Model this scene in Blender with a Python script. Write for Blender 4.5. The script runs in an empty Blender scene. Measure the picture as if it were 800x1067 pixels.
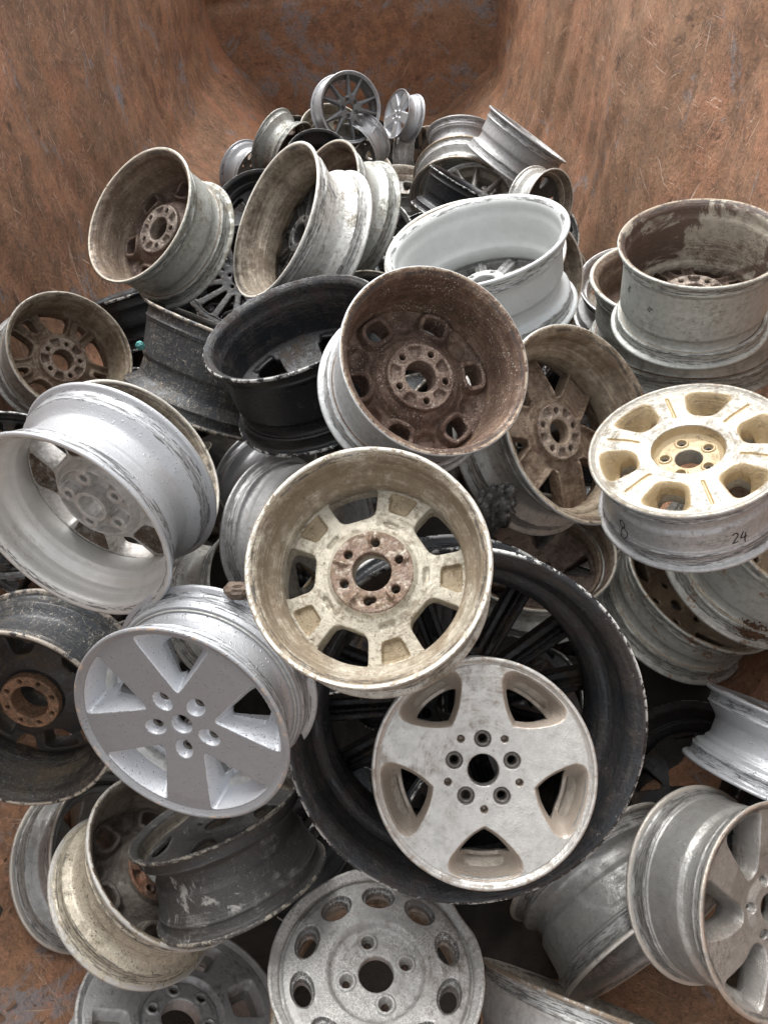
import bpy, bmesh, math, random
import numpy as np
from mathutils import Vector, Matrix
rad = math.radians
scene = bpy.context.scene
COL = scene.collection
random.seed(7)

# ------------------------------------------------------------------ camera, sky, sun, exposure
H = 2.4                                   # eye height over the container floor
F = 800.0                                 # focal length in photo pixels
cd = bpy.data.cameras.new("camera"); cam = bpy.data.objects.new("camera", cd); COL.objects.link(cam)
cd.sensor_fit = 'HORIZONTAL'; cd.sensor_width = 36.0; cd.lens = 36.0
cd.clip_start = 0.02; cd.clip_end = 400
cam.location = (0, 0, H); cam.rotation_euler = (rad(45), 0, rad(-2.0))
scene.camera = cam
CM = Matrix.Translation(cam.location) @ cam.rotation_euler.to_matrix().to_4x4()
CR = cam.rotation_euler.to_matrix()

SUN_EL, SUN_AZ = 62, -25                  # degrees; azimuth clockwise from +Y
world = bpy.data.worlds.new("World"); scene.world = world; world.use_nodes = True
wn, wl = world.node_tree.nodes, world.node_tree.links
bg = wn["Background"]; bg.inputs[1].default_value = 0.15
sky = wn.new('ShaderNodeTexSky'); sky.sky_type = 'NISHITA'; sky.sun_disc = False
sky.sun_elevation = rad(SUN_EL); sky.sun_rotation = rad(SUN_AZ); sky.dust_density = 3.0; sky.air_density = 1.0
hs = wn.new('ShaderNodeHueSaturation'); hs.inputs['Saturation'].default_value = 0.10
wl.new(sky.outputs[0], hs.inputs['Color']); wl.new(hs.outputs[0], bg.inputs[0])
sl = bpy.data.lights.new("sun", 'SUN'); sl.energy = 1.4; sl.angle = rad(40); sl.color = (1, .975, .94)
sun = bpy.data.objects.new("sun", sl); COL.objects.link(sun)
sd = Vector((math.sin(rad(SUN_AZ)) * math.cos(rad(SUN_EL)), math.cos(rad(SUN_AZ)) * math.cos(rad(SUN_EL)), math.sin(rad(SUN_EL))))
sun.rotation_euler = sd.to_track_quat('Z', 'Y').to_euler()
scene.view_settings.view_transform = 'Standard'; scene.view_settings.look = 'None'
scene.view_settings.gamma = 1; scene.view_settings.exposure = 1.42

# ------------------------------------------------------------------ helpers
def link(o, parent=None):
    COL.objects.link(o)
    if parent: o.parent = parent
    return o
def mesh_np(name, v, quads, mats=None, fm=None, smooth=True, attrs=None):
    v = np.asarray(v, dtype=np.float32); q = np.asarray(quads, dtype=np.int32)
    m = bpy.data.meshes.new(name); k = q.shape[1]
    m.vertices.add(len(v)); m.vertices.foreach_set('co', v.ravel())
    m.loops.add(q.size); m.loops.foreach_set('vertex_index', q.ravel())
    m.polygons.add(len(q)); m.polygons.foreach_set('loop_start', np.arange(0, q.size, k, dtype=np.int32))
    if fm is not None: m.polygons.foreach_set('material_index', np.asarray(fm, dtype=np.int32))
    m.update(calc_edges=True); m.validate()
    m.polygons.foreach_set('use_smooth', np.full(len(m.polygons), smooth))
    for an, av in (attrs or {}).items():
        a = m.attributes.new(an, 'FLOAT', 'POINT'); a.data.foreach_set('value', np.asarray(av, dtype=np.float32))
    return m
def smax(a, b, k):
    h = np.maximum(k - np.abs(a - b), 0) / k
    return np.maximum(a, b) + h * h * k * .25
def smin(a, b, k): return -smax(-a, -b, k)
def sstep(a, b, x):
    t = np.clip((x - a) / (b - a), 0, 1); return t * t * (3 - 2 * t)

# ------------------------------------------------------------------ materials
class NG:
    def __init__(s, name):
        s.m = bpy.data.materials.new(name); s.m.use_nodes = True
        s.n = s.m.node_tree.nodes; s.l = s.m.node_tree.links
        s.b = s.n['Principled BSDF']
        tc = s.n.new('ShaderNodeTexCoord'); s.co = tc.outputs['Object']
    def put(s, v, sock):
        if isinstance(v, bpy.types.NodeSocket): s.l.new(v, sock)
        elif isinstance(v, (tuple, list)): sock.default_value = tuple(v) + (1,) if len(v) == 3 and sock.type == 'RGBA' else tuple(v)
        else: sock.default_value = v
    def math(s, op, a, b=0.0, c=0.0, clamp=False):
        n = s.n.new('ShaderNodeMath'); n.operation = op; n.use_clamp = clamp
        s.put(a, n.inputs[0]); s.put(b, n.inputs[1]); s.put(c, n.inputs[2]); return n.outputs[0]
    def vmath(s, op, a, b=(0, 0, 0), sc=None):
        n = s.n.new('ShaderNodeVectorMath'); n.operation = op
        s.put(a, n.inputs[0]); s.put(b, n.inputs[1])
        if sc is not None: s.put(sc, n.inputs['Scale'])
        return n.outputs['Value'] if op == 'LENGTH' else n.outputs[0]
    def noise(s, p, scale, detail=5, rough=.6, dist=0.0):
        n = s.n.new('ShaderNodeTexNoise'); s.put(p, n.inputs['Vector']); n.inputs['Scale'].default_value = scale
        n.inputs['Detail'].default_value = detail; n.inputs['Roughness'].default_value = rough
        n.inputs['Distortion'].default_value = dist; return n.outputs['Fac']
    def vor(s, p, scale, feature='F1', out='Distance'):
        n = s.n.new('ShaderNodeTexVoronoi'); n.feature = feature; s.put(p, n.inputs['Vector'])
        n.inputs['Scale'].default_value = scale; return n.outputs[out]
    def step(s, x, lo, hi):
        n = s.n.new('ShaderNodeMapRange'); n.interpolation_type = 'SMOOTHSTEP'; n.clamp = True
        s.put(x, n.inputs[0]); n.inputs[1].default_value = lo; n.inputs[2].default_value = hi; return n.outputs[0]
    def mix(s, f, a, b):
        n = s.n.new('ShaderNodeMix'); n.data_type = 'RGBA'
        s.put(f, n.inputs[0]); s.put(a, n.inputs[6]); s.put(b, n.inputs[7]); return n.outputs[2]
    def mixf(s, f, a, b):
        n = s.n.new('ShaderNodeMix'); n.data_type = 'FLOAT'
        s.put(f, n.inputs[0]); s.put(a, n.inputs[2]); s.put(b, n.inputs[3]); return n.outputs[0]
    def attr(s, name):
        n = s.n.new('ShaderNodeAttribute'); n.attribute_name = name; return n.outputs['Fac']
    def sep(s, v):
        n = s.n.new('ShaderNodeSeparateXYZ'); s.put(v, n.inputs[0]); return n.outputs
    def comb(s, x, y, z):
        n = s.n.new('ShaderNodeCombineXYZ'); s.put(x, n.inputs[0]); s.put(y, n.inputs[1]); s.put(z, n.inputs[2]); return n.outputs[0]
    def rand_co(s):
        oi = s.n.new('ShaderNodeObjectInfo'); r = s.math('MULTIPLY', oi.outputs['Random'], 23.0)
        return s.vmath('ADD', s.co, s.comb(r, s.math('MULTIPLY', r, .7), r))
    def bump(s, h, strength, dist):
        n = s.n.new('ShaderNodeBump'); n.inputs['Strength'].default_value = strength; n.inputs['Distance'].default_value = dist
        s.put(h, n.inputs['Height']); s.l.new(n.outputs[0], s.b.inputs['Normal'])

_mc = {}
def wmat(name, base, metal=.7, rough=.38, dirt=(.16, .12, .08), da=.35, ds=2.6, specks=.0, speck_col=(.1, .06, .04),
         edge=(.55, .55, .54), ea=0.0, paint=None, pad=None, drops=0.0, scr=0.0, scr_col=(.45, .42, .36), var=.25, patch=None, crack=0.0, e0=.955, bk=1.0):
    """painted or bare cast metal with grime, pits, chipped lip; all in the part's own coordinates"""
    if name in _mc: return _mc[name]
    g = NG(name); P = g.rand_co()
    metal = metal * .62
    if paint: paint = (paint[0], paint[1] * .6)
    n1 = g.noise(P, ds, 6, .68, .3); n2 = g.noise(P, ds * 6, 5, .7); n3 = g.noise(P, 55, 3, .6)
    # streaks running round the barrel
    xyz = g.sep(g.co); r = g.vmath('LENGTH', g.comb(xyz[0], xyz[1], 0.0))
    ang = g.math('ARCTAN2', xyz[1], xyz[0])
    st = g.noise(g.comb(g.math('MULTIPLY', ang, .8), g.math('MULTIPLY', xyz[2], 22.0), g.math('MULTIPLY', r, 22.0)), 1.6, 4, .6)
    d = g.math('ADD', g.math('MULTIPLY', n1, .55), g.math('MULTIPLY', n2, .25))
    d = g.math('ADD', d, g.math('MULTIPLY', st, .2))
    th = .68 - .36 * da
    df = g.step(d, th - .07, th + .10)
    col = g.mix(g.step(n2, .3, .7), base, tuple(c * (1 - var) for c in base))
    met = metal
    if paint:
        pf = g.step(g.attr('paint'), .4, .6); col = g.mix(pf, col, paint[0]); met = g.mixf(pf, met, paint[1])
    if crack > 0:
        cv = g.vor(g.vmath('ADD', P, g.vmath('SCALE', g.comb(n1, n2, n3), sc=.10)), 24, 'DISTANCE_TO_EDGE')
        cf = g.math('MULTIPLY', g.step(g.noise(P, 2.2, 5, .7), .41, .55), g.math('SUBTRACT', 1.0, g.step(cv, .02, .07)))
        col = g.mix(g.math('MULTIPLY', cf, crack), col, (.72, .71, .68))
    if patch:   # a stain or bare patch with its own shape: colour, threshold, scale
        pa = g.step(g.noise(g.vmath('ADD', P, (5, 9, 2)), patch[2], 5, .7, .6), patch[1], patch[1] + .06)
        col = g.mix(g.math('MULTIPLY', pa, .85), col, patch[0])
    if pad:
        pf2 = g.math('MULTIPLY', g.step(g.attr('pad'), .35, .65), g.step(g.noise(P, 9, 6, .75), .28, .52))
        col = g.mix(pf2, col, g.mix(g.step(n3, .35, .65), pad, tuple(c * .45 for c in pad))); met = g.mixf(pf2, met, .1)
    dcol = g.mix(n2, dirt, tuple(c * .5 for c in dirt))
    col = g.mix(g.math('MULTIPLY', df, .88), col, dcol)
    if specks > 0:
        sp = g.step(g.noise(P, 46, 4, .65), .70 - .12 * specks, .74 - .12 * specks)
        sp = g.math('MULTIPLY', sp, g.step(g.noise(P, 4, 3), .35, .6)); col = g.mix(sp, col, speck_col)
    met = g.mixf(df, met, 0.05)
    if not paint and not pad:      # rubber left on the bead seats
        rb = g.math('MULTIPLY', g.step(r, .919, .926), g.math('SUBTRACT', 1.0, g.step(r, .950, .960)))
        rs = g.noise(g.comb(g.math('MULTIPLY', ang, 5.0), g.math('MULTIPLY', xyz[2], 60.0), n1), 1.0, 5, .75)
        rb = g.math('MULTIPLY', rb, g.step(rs, .47, .56)); col = g.mix(g.math('MULTIPLY', rb, .8), col, (.028, .026, .024)); met = g.mixf(rb, met, 0.0)
    if scr > 0:
        a = g.noise(g.vmath('MULTIPLY', P, (1.0, 3.5, 9.0)), 3.2, 3, .55, 1.2)
        b = g.noise(g.vmath('MULTIPLY', P, (7.0, 2.0, 1.5)), 2.6, 4, .55, .8)
        l1 = g.math('SUBTRACT', 1.0, g.step(g.math('ABSOLUTE', g.math('SUBTRACT', a, .5)), .0, .010))
        l2 = g.math('SUBTRACT', 1.0, g.step(g.math('ABSOLUTE', g.math('SUBTRACT', b, .52)), .0, .012))
        s_ = g.math('MULTIPLY', g.math('MAXIMUM', l1, l2), g.step(n2, .4, .6))
        col = g.mix(g.math('MULTIPLY', s_, scr), col, scr_col)
    if ea > 0:
        e = g.math('MULTIPLY', g.step(r, e0, e0 + .02), g.step(g.noise(P, 9, 6, .8), .62 - .3 * ea, .66 - .3 * ea))
        col = g.mix(e, col, edge)
    g.put(col, g.b.inputs['Base Color']); g.put(met, g.b.inputs['Metallic'])
    if max(base) < .06: g.b.inputs['Specular IOR Level'].default_value = .42
    rr = g.math('ADD', g.mixf(df, rough, .85), g.math('MULTIPLY', g.math('SUBTRACT', n2, .5), .35), clamp=True)
    g.put(rr, g.b.inputs['Roughness'])
    h = g.math('ADD', g.math('MULTIPLY', n3, .35), g.math('MULTIPLY', df, .5)); h = g.math('MULTIPLY', g.math('ADD', h, g.math('MULTIPLY', n2, .6)), bk)
    if drops > 0:
        v = g.vor(P, 26); v2 = g.vor(g.vmath('ADD', P, (3, 1, 7)), 52)
        sel = g.step(g.noise(P, 11, 2), .42, .55)
        dr = g.math('MULTIPLY', g.math('SUBTRACT', 1.0, g.step(v, .05, .24)), sel)
        dr = g.math('ADD', dr, g.math('MULTIPLY', g.math('SUBTRACT', 1.0, g.step(v2, .04, .26)), .45))
        h = g.math('ADD', h, g.math('MULTIPLY', dr, 3.2 * drops))
        g.put(g.mixf(g.math('MULTIPLY', dr, .9, clamp=True), rr, .06), g.b.inputs['Roughness'])
    g.bump(h, .5, .006)
    _mc[name] = g.m; return g.m

SIL = (.47, .485, .505)
M = {}
def tri(key, outer, inner=None, face=None): M[key] = (outer, inner or outer, face or outer)
tri('cream', wmat('cream grimed alloy', (.47, .44, .385), .55, .42, (.20, .145, .09), .42, 2.2, .8),
    wmat('cream grimed alloy inside', (.47, .43, .35), .35, .45, (.21, .155, .095), .60, 1.5, .9, ea=.6, edge=(.62, .60, .54)),
    wmat('cream grimed alloy disc', (.52, .48, .39), .35, .5, (.20, .145, .08), .38, 3.0, .9, pad=(.21, .135, .095), paint=((.28, .225, .145), .1)))
tri('brown', wmat('silver barrel of rusty wheel', (.52, .53, .53), .65, .38, (.25, .2, .15), .2),
    wmat('brown crusted inside', (.20, .13, .09), .35, .45, (.085, .045, .03), .62, 1.6, .9, (.45, .40, .33), ea=.5, edge=(.33, .27, .2)),
    wmat('brown crusted disc', (.17, .11, .08), .35, .5, (.075, .04, .028), .55, 2.5, .9, (.4, .35, .3), pad=(.30, .22, .17)))
tri('slot', wmat('slot silver', (.58, .57, .54), .7, .35, (.24, .18, .12), .25),
    wmat('slot inner barrel', (.34, .30, .25), .35, .42, (.2, .15, .1), .35), wmat('slot silver face', (.50, .485, .455), .95, .33, (.28, .21, .15), .30, 1.5, .3, paint=((.36, .31, .26), .5), ea=.25, edge=(.30, .245, .20)))
tri('black', wmat('gloss black', (.019, .021, .024), .2, .2, (.07, .065, .06), .16, 3, ea=.42, e0=.978, edge=(.55, .55, .53), specks=.25, speck_col=(.3, .3, .28)),
    wmat('gloss black inside', (.019, .021, .024), .2, .3, (.05, .035, .028), .46, 2, .2, (.3, .28, .25), ea=.42, e0=.978, edge=(.55, .55, .53)),
    wmat('gloss black disc', (.012, .012, .014), .3, .4, (.10, .065, .035), .34, 2.4, .3, (.4, .3, .2)))
tri('bright', wmat('clean silver', SIL, .6, .36, (.3, .27, .23), .05, var=.06, bk=.4, drops=.8),
    wmat('clean silver inside', (.60, .60, .58), .55, .38, (.35, .27, .19), .25),
    wmat('clean silver face', (.27, .275, .285), .30, .38, (.3, .27, .23), .03, var=.06, bk=.5, drops=1.0, paint=((.55, .57, .60), .5), ea=.25, edge=(.45, .35, .28)))
tri('satin', wmat('satin white silver', (.43, .44, .455), .6, .36, (.38, .33, .24), .06, var=.05, bk=.3, drops=.15),
    wmat('satin white silver inside', (.60, .59, .56), .5, .38, (.36, .28, .19), .20, 1.3, var=.08, bk=.4, patch=((.10, .055, .03), .73, 2.6)),
    wmat('satin silver disc', (.50, .48, .45), .5, .4, (.25, .19, .13), .3, 3, pad=(.17, .12, .085)))
tri('mud', wmat('muddy black', (.058, .063, .070), .35, .40, (.15, .12, .08), .30, 2.5, .4, (.3, .27, .2), scr=.95, ea=.5, edge=(.35, .31, .26)),
    wmat('muddy black inside', (.028, .026, .025), .3, .45, (.10, .075, .045), .42, 2.2, .5, (.25, .2, .15), scr=.25, ea=.6, edge=(.40, .36, .30)),
    wmat('muddy black disc', (.04, .037, .035), .3, .5, (.12, .08, .045), .40, 2.4, .5, (.3, .2, .12), pad=(.30, .17, .10)))
tri('gold', wmat('grey cast barrel', (.48, .48, .48), .6, .4, (.26, .22, .16), .22, 3),
    None, wmat('machined silver and gold', (.39, .37, .325), .6, .38, (.22, .17, .11), .34, 2.6, .3, paint=((.40, .31, .185), .3), ea=.3, edge=(.3, .24, .18)))
tri('tan', wmat('tan grey barrel', (.48, .475, .45), .6, .4, (.26, .22, .15), .35),
    wmat('tan dirty inside', (.38, .32, .24), .45, .42, (.17, .11, .065), .52, 1.7, .7, ea=.5, edge=(.42, .36, .28)),
    wmat('tan dirty disc', (.30, .23, .165), .4, .5, (.12, .062, .038), .52, 2.6, .8, (.05, .03, .02), pad=(.36, .29, .23)))
tri('grey', wmat('grey dirty barrel', (.44, .45, .42), .6, .38, (.22, .19, .13), .38, 2, .3),
    wmat('grey brown inside', (.23, .175, .13), .4, .42, (.13, .085, .055), .55, 1.6, .8, (.42, .36, .28), ea=.8, edge=(.55, .50, .42)),
    wmat('dark brown disc', (.12, .08, .06), .4, .42, (.05, .03, .022), .5, 2.4, .6, (.3, .25, .2), pad=(.27, .22, .18)))
tri('white', wmat('pale dull alloy', (.66, .66, .63), .6, .36, (.26, .21, .14), .36, 2.4, .8),
    wmat('pale dull inside', (.34, .29, .225), .4, .45, (.15, .11, .075), .52, 1.8, .9, ea=.9, edge=(.66, .63, .56)),
    wmat('black spoke disc', (.05, .05, .048), .4, .5, (.13, .11, .09), .35, 3, .5, (.4, .38, .35)))
tri('primer', wmat('grey primer paint', (.48, .50, .50), .12, .42, (.34, .30, .24), .10, 2, .2, var=.07, bk=.4),
    wmat('grey primer inside', (.50, .515, .505), .12, .42, (.44, .40, .32), .12, 1.6, .2, var=.07, bk=.4), wmat('primer disc', (.42, .42, .41), .2, .5, (.08, .07, .06), .4))
tri('dullface', wmat('dull grey barrel', (.36, .36, .36), .5, .4, (.15, .12, .09), .3), None, wmat('dull grey face', (.45, .455, .455), .45, .42, (.12, .10, .08), .32, 2.4, .3, paint=((.20, .195, .18), .3), ea=.5, edge=(.5, .5, .48)))
tri('darkgrey', wmat('dark steel paint', (.16, .155, .15), .6, .4, (.09, .085, .08), .3, 2, ea=.5, edge=(.5, .5, .48)),
    None, wmat('gunmetal face', (.17, .175, .18), .6, .4, (.10, .09, .08), .25, ea=.95, edge=(.66, .66, .64)))
tri('black2', wmat('sooty black barrel', (.045, .043, .042), .3, .55, (.26, .255, .24), .24, 2.2, .3, (.3, .3, .28), scr=.2, ea=.4, e0=.975, edge=(.24, .22, .18), patch=((.26, .255, .24), .60, 1.6)),
    wmat('sooty brown face', (.13, .115, .09), .35, .5, (.07, .055, .04), .45, 2.4, .3, ea=.5, e0=.97, edge=(.26, .24, .19)))
tri('cast', wmat('bright bare cast', (.58, .58, .56), .75, .34, (.22, .17, .10), .3, 2.2, .2, ea=.7, edge=(.3, .24, .18)),
    wmat('bare cast inside', (.46, .42, .36), .5, .42, (.20, .13, .08), .42, 2, .5),
    wmat('bare cast face', (.38, .375, .36), .3, .5, (.16, .13, .10), .3, 2.5, .2, crack=.7, paint=((.13, .13, .125), .3)))
tri('steelgrey', wmat('satin steel grey', (.36, .355, .34), .75, .33, (.20, .19, .17), .3, 1.6, ea=.8, edge=(.5, .47, .42), patch=((.42, .42, .41), .58, 1.4)),
    None, wmat('bronze grey face', (.30, .285, .265), .75, .36, (.16, .12, .09), .3, 2, ea=.6, edge=(.36, .30, .25)))
tri('rustpatch', wmat('grey barrel with rust blotches', (.50, .50, .46), .45, .42, (.27, .22, .15), .32, 2.4, .4, patch=((.24, .12, .045), .585, 3.4)),
    wmat('bronze inside with rust', (.46, .40, .30), .6, .38, (.20, .12, .07), .4, 2, .4, patch=((.15, .075, .03), .62, 2.6)), wmat('brown stained disc', (.16, .12, .08), .5, .4, (.08, .05, .03), .4))
tri('hubrust', wmat('pitted cream barrel band', (.42, .38, .30), .4, .42, (.22, .18, .12), .36, 2.2, 1.0, (.05, .04, .03), ea=.6, edge=(.36, .35, .33)),
    wmat('brown oily inside', (.26, .22, .17), .4, .42, (.12, .09, .06), .5, 1.8, .6, ea=.5, edge=(.5, .47, .42)),
    wmat('oily brown disc', (.10, .085, .07), .35, .45, (.06, .045, .035), .45, 2.4, .4, pad=(.22, .10, .055)))
tri('rustbowl', wmat('grey barrel tarnished', (.46, .47, .44), .55, .4, (.24, .20, .14), .3, 2.6, .3),
    wmat('bowl of brown rust and scale', (.40, .36, .29), .25, .5, (.16, .10, .07), .40, 1.6, 1.0, (.10, .05, .03), ea=.5, edge=(.30, .24, .17), patch=((.06, .028, .022), .47, 1.1)),
    wmat('bowl disc dark', (.12, .08, .06), .3, .5, (.05, .03, .02), .5, 2.4, .6, (.4, .33, .25), pad=(.4, .33, .27)))

M['darkface'] = (M['satin'][0], M['darkgrey'][1], M['darkgrey'][2])
# ------------------------------------------------------------------ wheel geometry (lip radius = 1, outboard lip at z=0, inboard at z=-w)
def profile(w, style='a'):
    """outer polyline and inner polyline (r, z), outboard to inboard"""
    well = {'a': (.815, .27, .45), 'b': (.84, .24, .38), 'c': (.79, .32, .54), 'd': (.86, .20, .32)}[style]
    wr, z1, z2 = well
    out = [(1.0, -.004), (1.003, -.022), (.992, -.038), (.965, -.045), (.944, -.054), (.934, -.075), (.928, -.15), (.936, -.165), (.935, -.178), (.918, -.192),
           (wr + .02, -z1 + .02), (wr, -z1 - .02), (wr, -z2 + .03), (wr + .012, -z2), (wr + .04, -z2 - .035), (wr + .045, -z2 - .07)]
    b = [(.902, -w + .235), (.916, -w + .212), (.918, -w + .195), (.934, -w + .18), (.935, -w + .165), (.926, -w + .148), (.932, -w + .078), (.942, -w + .056),
         (.962, -w + .045), (.992, -w + .038), (1.003, -w + .022), (1.0, -w + .004)]
    out += b
    inn = [(.972, .003), (.958, -.012), (.940, -.024), (.915, -.04), (.902, -.07), (.896, -.15), (.885, -.19), (wr - .012, -z1 + .01), (wr - .032, -z1 - .02), (wr - .034, -z2),
           (wr - .015, -z2 - .04), (wr + .005, -z2 - .09), (.872, -w + .25), (.882, -w + .20), (.898, -w + .15), (.902, -w + .085), (.912, -w + .05), (.935, -w + .024), (.958, -w + .008), (.975, -w - .003)]
    return out, inn
def cr(pts, n=3):
    """Catmull-Rom refinement so the profile reads as a casting"""
    p = np.array(pts); res = []
    for i in range(len(p) - 1):
        a, b, c, d = p[max(i - 1, 0)], p[i], p[i + 1], p[min(i + 2, len(p) - 1)]
        for k in range(n):
            t = k / n; q = .5 * ((2 * b) + (c - a) * t + (2 * a - 5 * b + 4 * c - d) * t * t + (3 * b - a - 3 * c + d) * t ** 3)
            lin = b * (1 - t) + c * t; res.append(q * .5 + lin * .5)
    res.append(p[-1]); return res
_rc = {}
def rim_mesh(w, style, seed=0, dent=0.0, seg=144):
    key = (round(w, 3), style, seed, dent, seg)
    if key in _rc: return _rc[key]
    o, i = profile(w, style); o = cr(o, 2); i = cr(i, 2)
    loop = [tuple(q) for q in o] + [(.988, -w - .004)] + [tuple(q) for q in i[::-1]] + [(.986, .004)]
    nO = len(o); P = np.array(loop); k = len(P)
    th = np.arange(seg) / seg * 2 * np.pi
    rr = np.tile(P[:, 0], (seg, 1)); zz = np.tile(P[:, 1], (seg, 1)); TH = np.tile(th[:, None], (1, k))
    rg = np.random.RandomState(seed + 3)
    if dent > 0:
        for _ in range(5):
            t0 = rg.rand() * 6.28; wd = .10 + rg.rand() * .2; am = dent * (.4 + rg.rand()); zc = 0 if rg.rand() < .5 else -w
            da = np.abs((TH - t0 + np.pi) % (2 * np.pi) - np.pi)
            f = np.exp(-(da / wd) ** 2) * np.exp(-(np.abs(zz - zc) / .09) ** 2)
            rr = rr - am * f; zz = zz + (1 if zc < 0 else -1) * am * .8 * f
        rr = rr + dent * .10 * np.sin(TH * 31 + zz * 9) * np.sin(TH * 7 + 1) * np.exp(-(np.minimum(abs(zz), abs(zz + w)) / .06) ** 2)
    v = np.stack([rr * np.cos(TH), rr * np.sin(TH), zz], -1).reshape(-1, 3)
    a = np.arange(seg)[:, None]; b = np.arange(k)[None, :]; a2 = (a + 1) % seg; b2 = (b + 1) % k
    q = np.stack([a * k + b, a2 * k + b, a2 * k + b2, a * k + b2], -1)
    fm = np.where(np.arange(k) < nO, 0, np.where(P[:, 1] > -.075, 2, 1)); fm = np.tile(fm, (seg, 1)).ravel()
    m = mesh_np('rim', v, q.reshape(-1, 4)[:, ::-1], fm=fm)
    _rc[key] = m; return m

def surface_net(Fv, org, h):
    nx, ny, nz = Fv.shape; ins = Fv < 0
    c = [(i, j, k) for i in (0, 1) for j in (0, 1) for k in (0, 1)]
    sl_ = lambda A, i, j, k: A[i:nx - 1 + i, j:ny - 1 + j, k:nz - 1 + k]
    cnt = sum(sl_(ins, *t).astype(np.int8) for t in c)
    act = (cnt > 0) & (cnt < 8); idx = -np.ones(act.shape, dtype=np.int32)
    I, J, K = np.nonzero(act); idx[I, J, K] = np.arange(len(I))
    vals = [Fv[I + i, J + j, K + k] for (i, j, k) in c]
    acc = np.zeros((len(I), 3)); n = np.zeros(len(I))
    for a in range(8):
        for b in range(a + 1, 8):
            if sum(abs(c[a][q] - c[b][q]) for q in range(3)) != 1: continue
            va, vb = vals[a], vals[b]; cross = (va < 0) != (vb < 0)
            t = np.where(cross, va / np.where(cross, va - vb, 1), 0)
            pa, pb = np.array(c[a]), np.array(c[b])
            acc += np.where(cross[:, None], pa + t[:, None] * (pb - pa), 0); n += cross
    v = (np.stack([I, J, K], -1) + acc / n[:, None]) * np.array(h) + np.array(org)
    quads = []
    for ax in range(3):
        s0 = [slice(None)] * 3; s1 = [slice(None)] * 3; s0[ax] = slice(0, -1); s1[ax] = slice(1, None)
        A, B = ins[tuple(s0)], ins[tuple(s1)]
        i, j, k = np.nonzero(A != B); up = A[i, j, k]
        p = np.stack([i, j, k], -1); o1, o2 = [(1, 2), (2, 0), (0, 1)][ax]
        ok = (p[:, o1] > 0) & (p[:, o2] > 0) & (p[:, o1] < Fv.shape[o1] - 1) & (p[:, o2] < Fv.shape[o2] - 1)
        p = p[ok]; up = up[ok]
        def at(d1, d2):
            q = p.copy(); q[:, o1] -= d1; q[:, o2] -= d2; return idx[q[:, 0], q[:, 1], q[:, 2]]
        Q = np.stack([at(1, 1), at(0, 1), at(0, 0), at(1, 0)], -1)
        Q = np.where(up[:, None], Q, Q[:, ::-1]); quads.append(Q)
    return v, np.concatenate(quads)

def fold(x, y, n, rot):
    r = np.hypot(x, y); a = np.arctan2(y, x) - rad(rot); s = 2 * np.pi / n
    a = (a + s / 2) % s - s / 2; return r, r * np.cos(a), r * np.sin(a)
def trap(r, u, v, u0, u1, h0, h1, k):
    t = np.clip((u - u0) / (u1 - u0), 0, 1.4)
    return smax(smax(u0 - u, r - u1, k), (np.abs(v) - (h0 + (h1 - h0) * t)) * .93, k)
def circ(u, v, rc, rr, el=1.0): return np.hypot(u - rc, v * el) - rr
def interp(pts, r): p = np.array(pts); return np.interp(r, p[:, 0], p[:, 1])

# every design: f(x, y) -> top height, back height, opening (negative = open), paint, pad
def lugs(zt, w, x, y, n, rc, rr, cb, cd_, rot=0, slope=1.6):
    r, u, v = fold(x, y, n, rot); d = circ(u, v, rc, cb)
    zt = zt - np.clip(-d * slope, 0, cd_); return zt, np.minimum(w, circ(u, v, rc, rr))
def d_cream(x, y):          # five windows, padded spokes, deep hub
    r, u, v = fold(x, y, 5, 0); zt = interp([(0, -.30), (.34, -.30), (.46, -.22), (.8, -.10), (.9, -.06)], r)
    zb = interp([(0, -.52), (.345, -.52), (.36, -.50), (.385, -.46), (.5, -.42), (.78, -.36), (.92, -.30)], r)
    w = trap(r, u, v, .50, .80, .15, .255, .07); w = np.minimum(w, r - .165)
    r5, u5, v5 = fold(x, y, 5, 36); p = trap(r5, u5, v5, .57, .76, .085, .135, .03)
    zb = zb + .035 * sstep(0, .02, -p) - .03 * sstep(.05, .0, np.abs(p - .045)) * sstep(.5, .6, r) * 0
    s = np.hypot(np.maximum(np.abs(v5) - .045, 0), u5 - .455) - .026; zb = zb + .04 * sstep(-.01, .02, -s)
    r6, u6, v6 = fold(x, y, 6, 10); w = np.minimum(w, circ(u6, v6, .252, .037))
    rb = np.maximum(np.abs(v6 * 1.0) - .012, 0); r7, u7, v7 = fold(x, y, 5, 14)
    zb = zb - .022 * sstep(.022, .006, np.abs(v7)) * sstep(.2, .22, r) * sstep(.345, .32, r) - .02 * sstep(.04, .02, circ(u7, v7, .27, .0))
    w = np.minimum(w, np.hypot(x + .12, y - .21) - .026)
    return zt, zb, w, p < 0, (r < .352)
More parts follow.
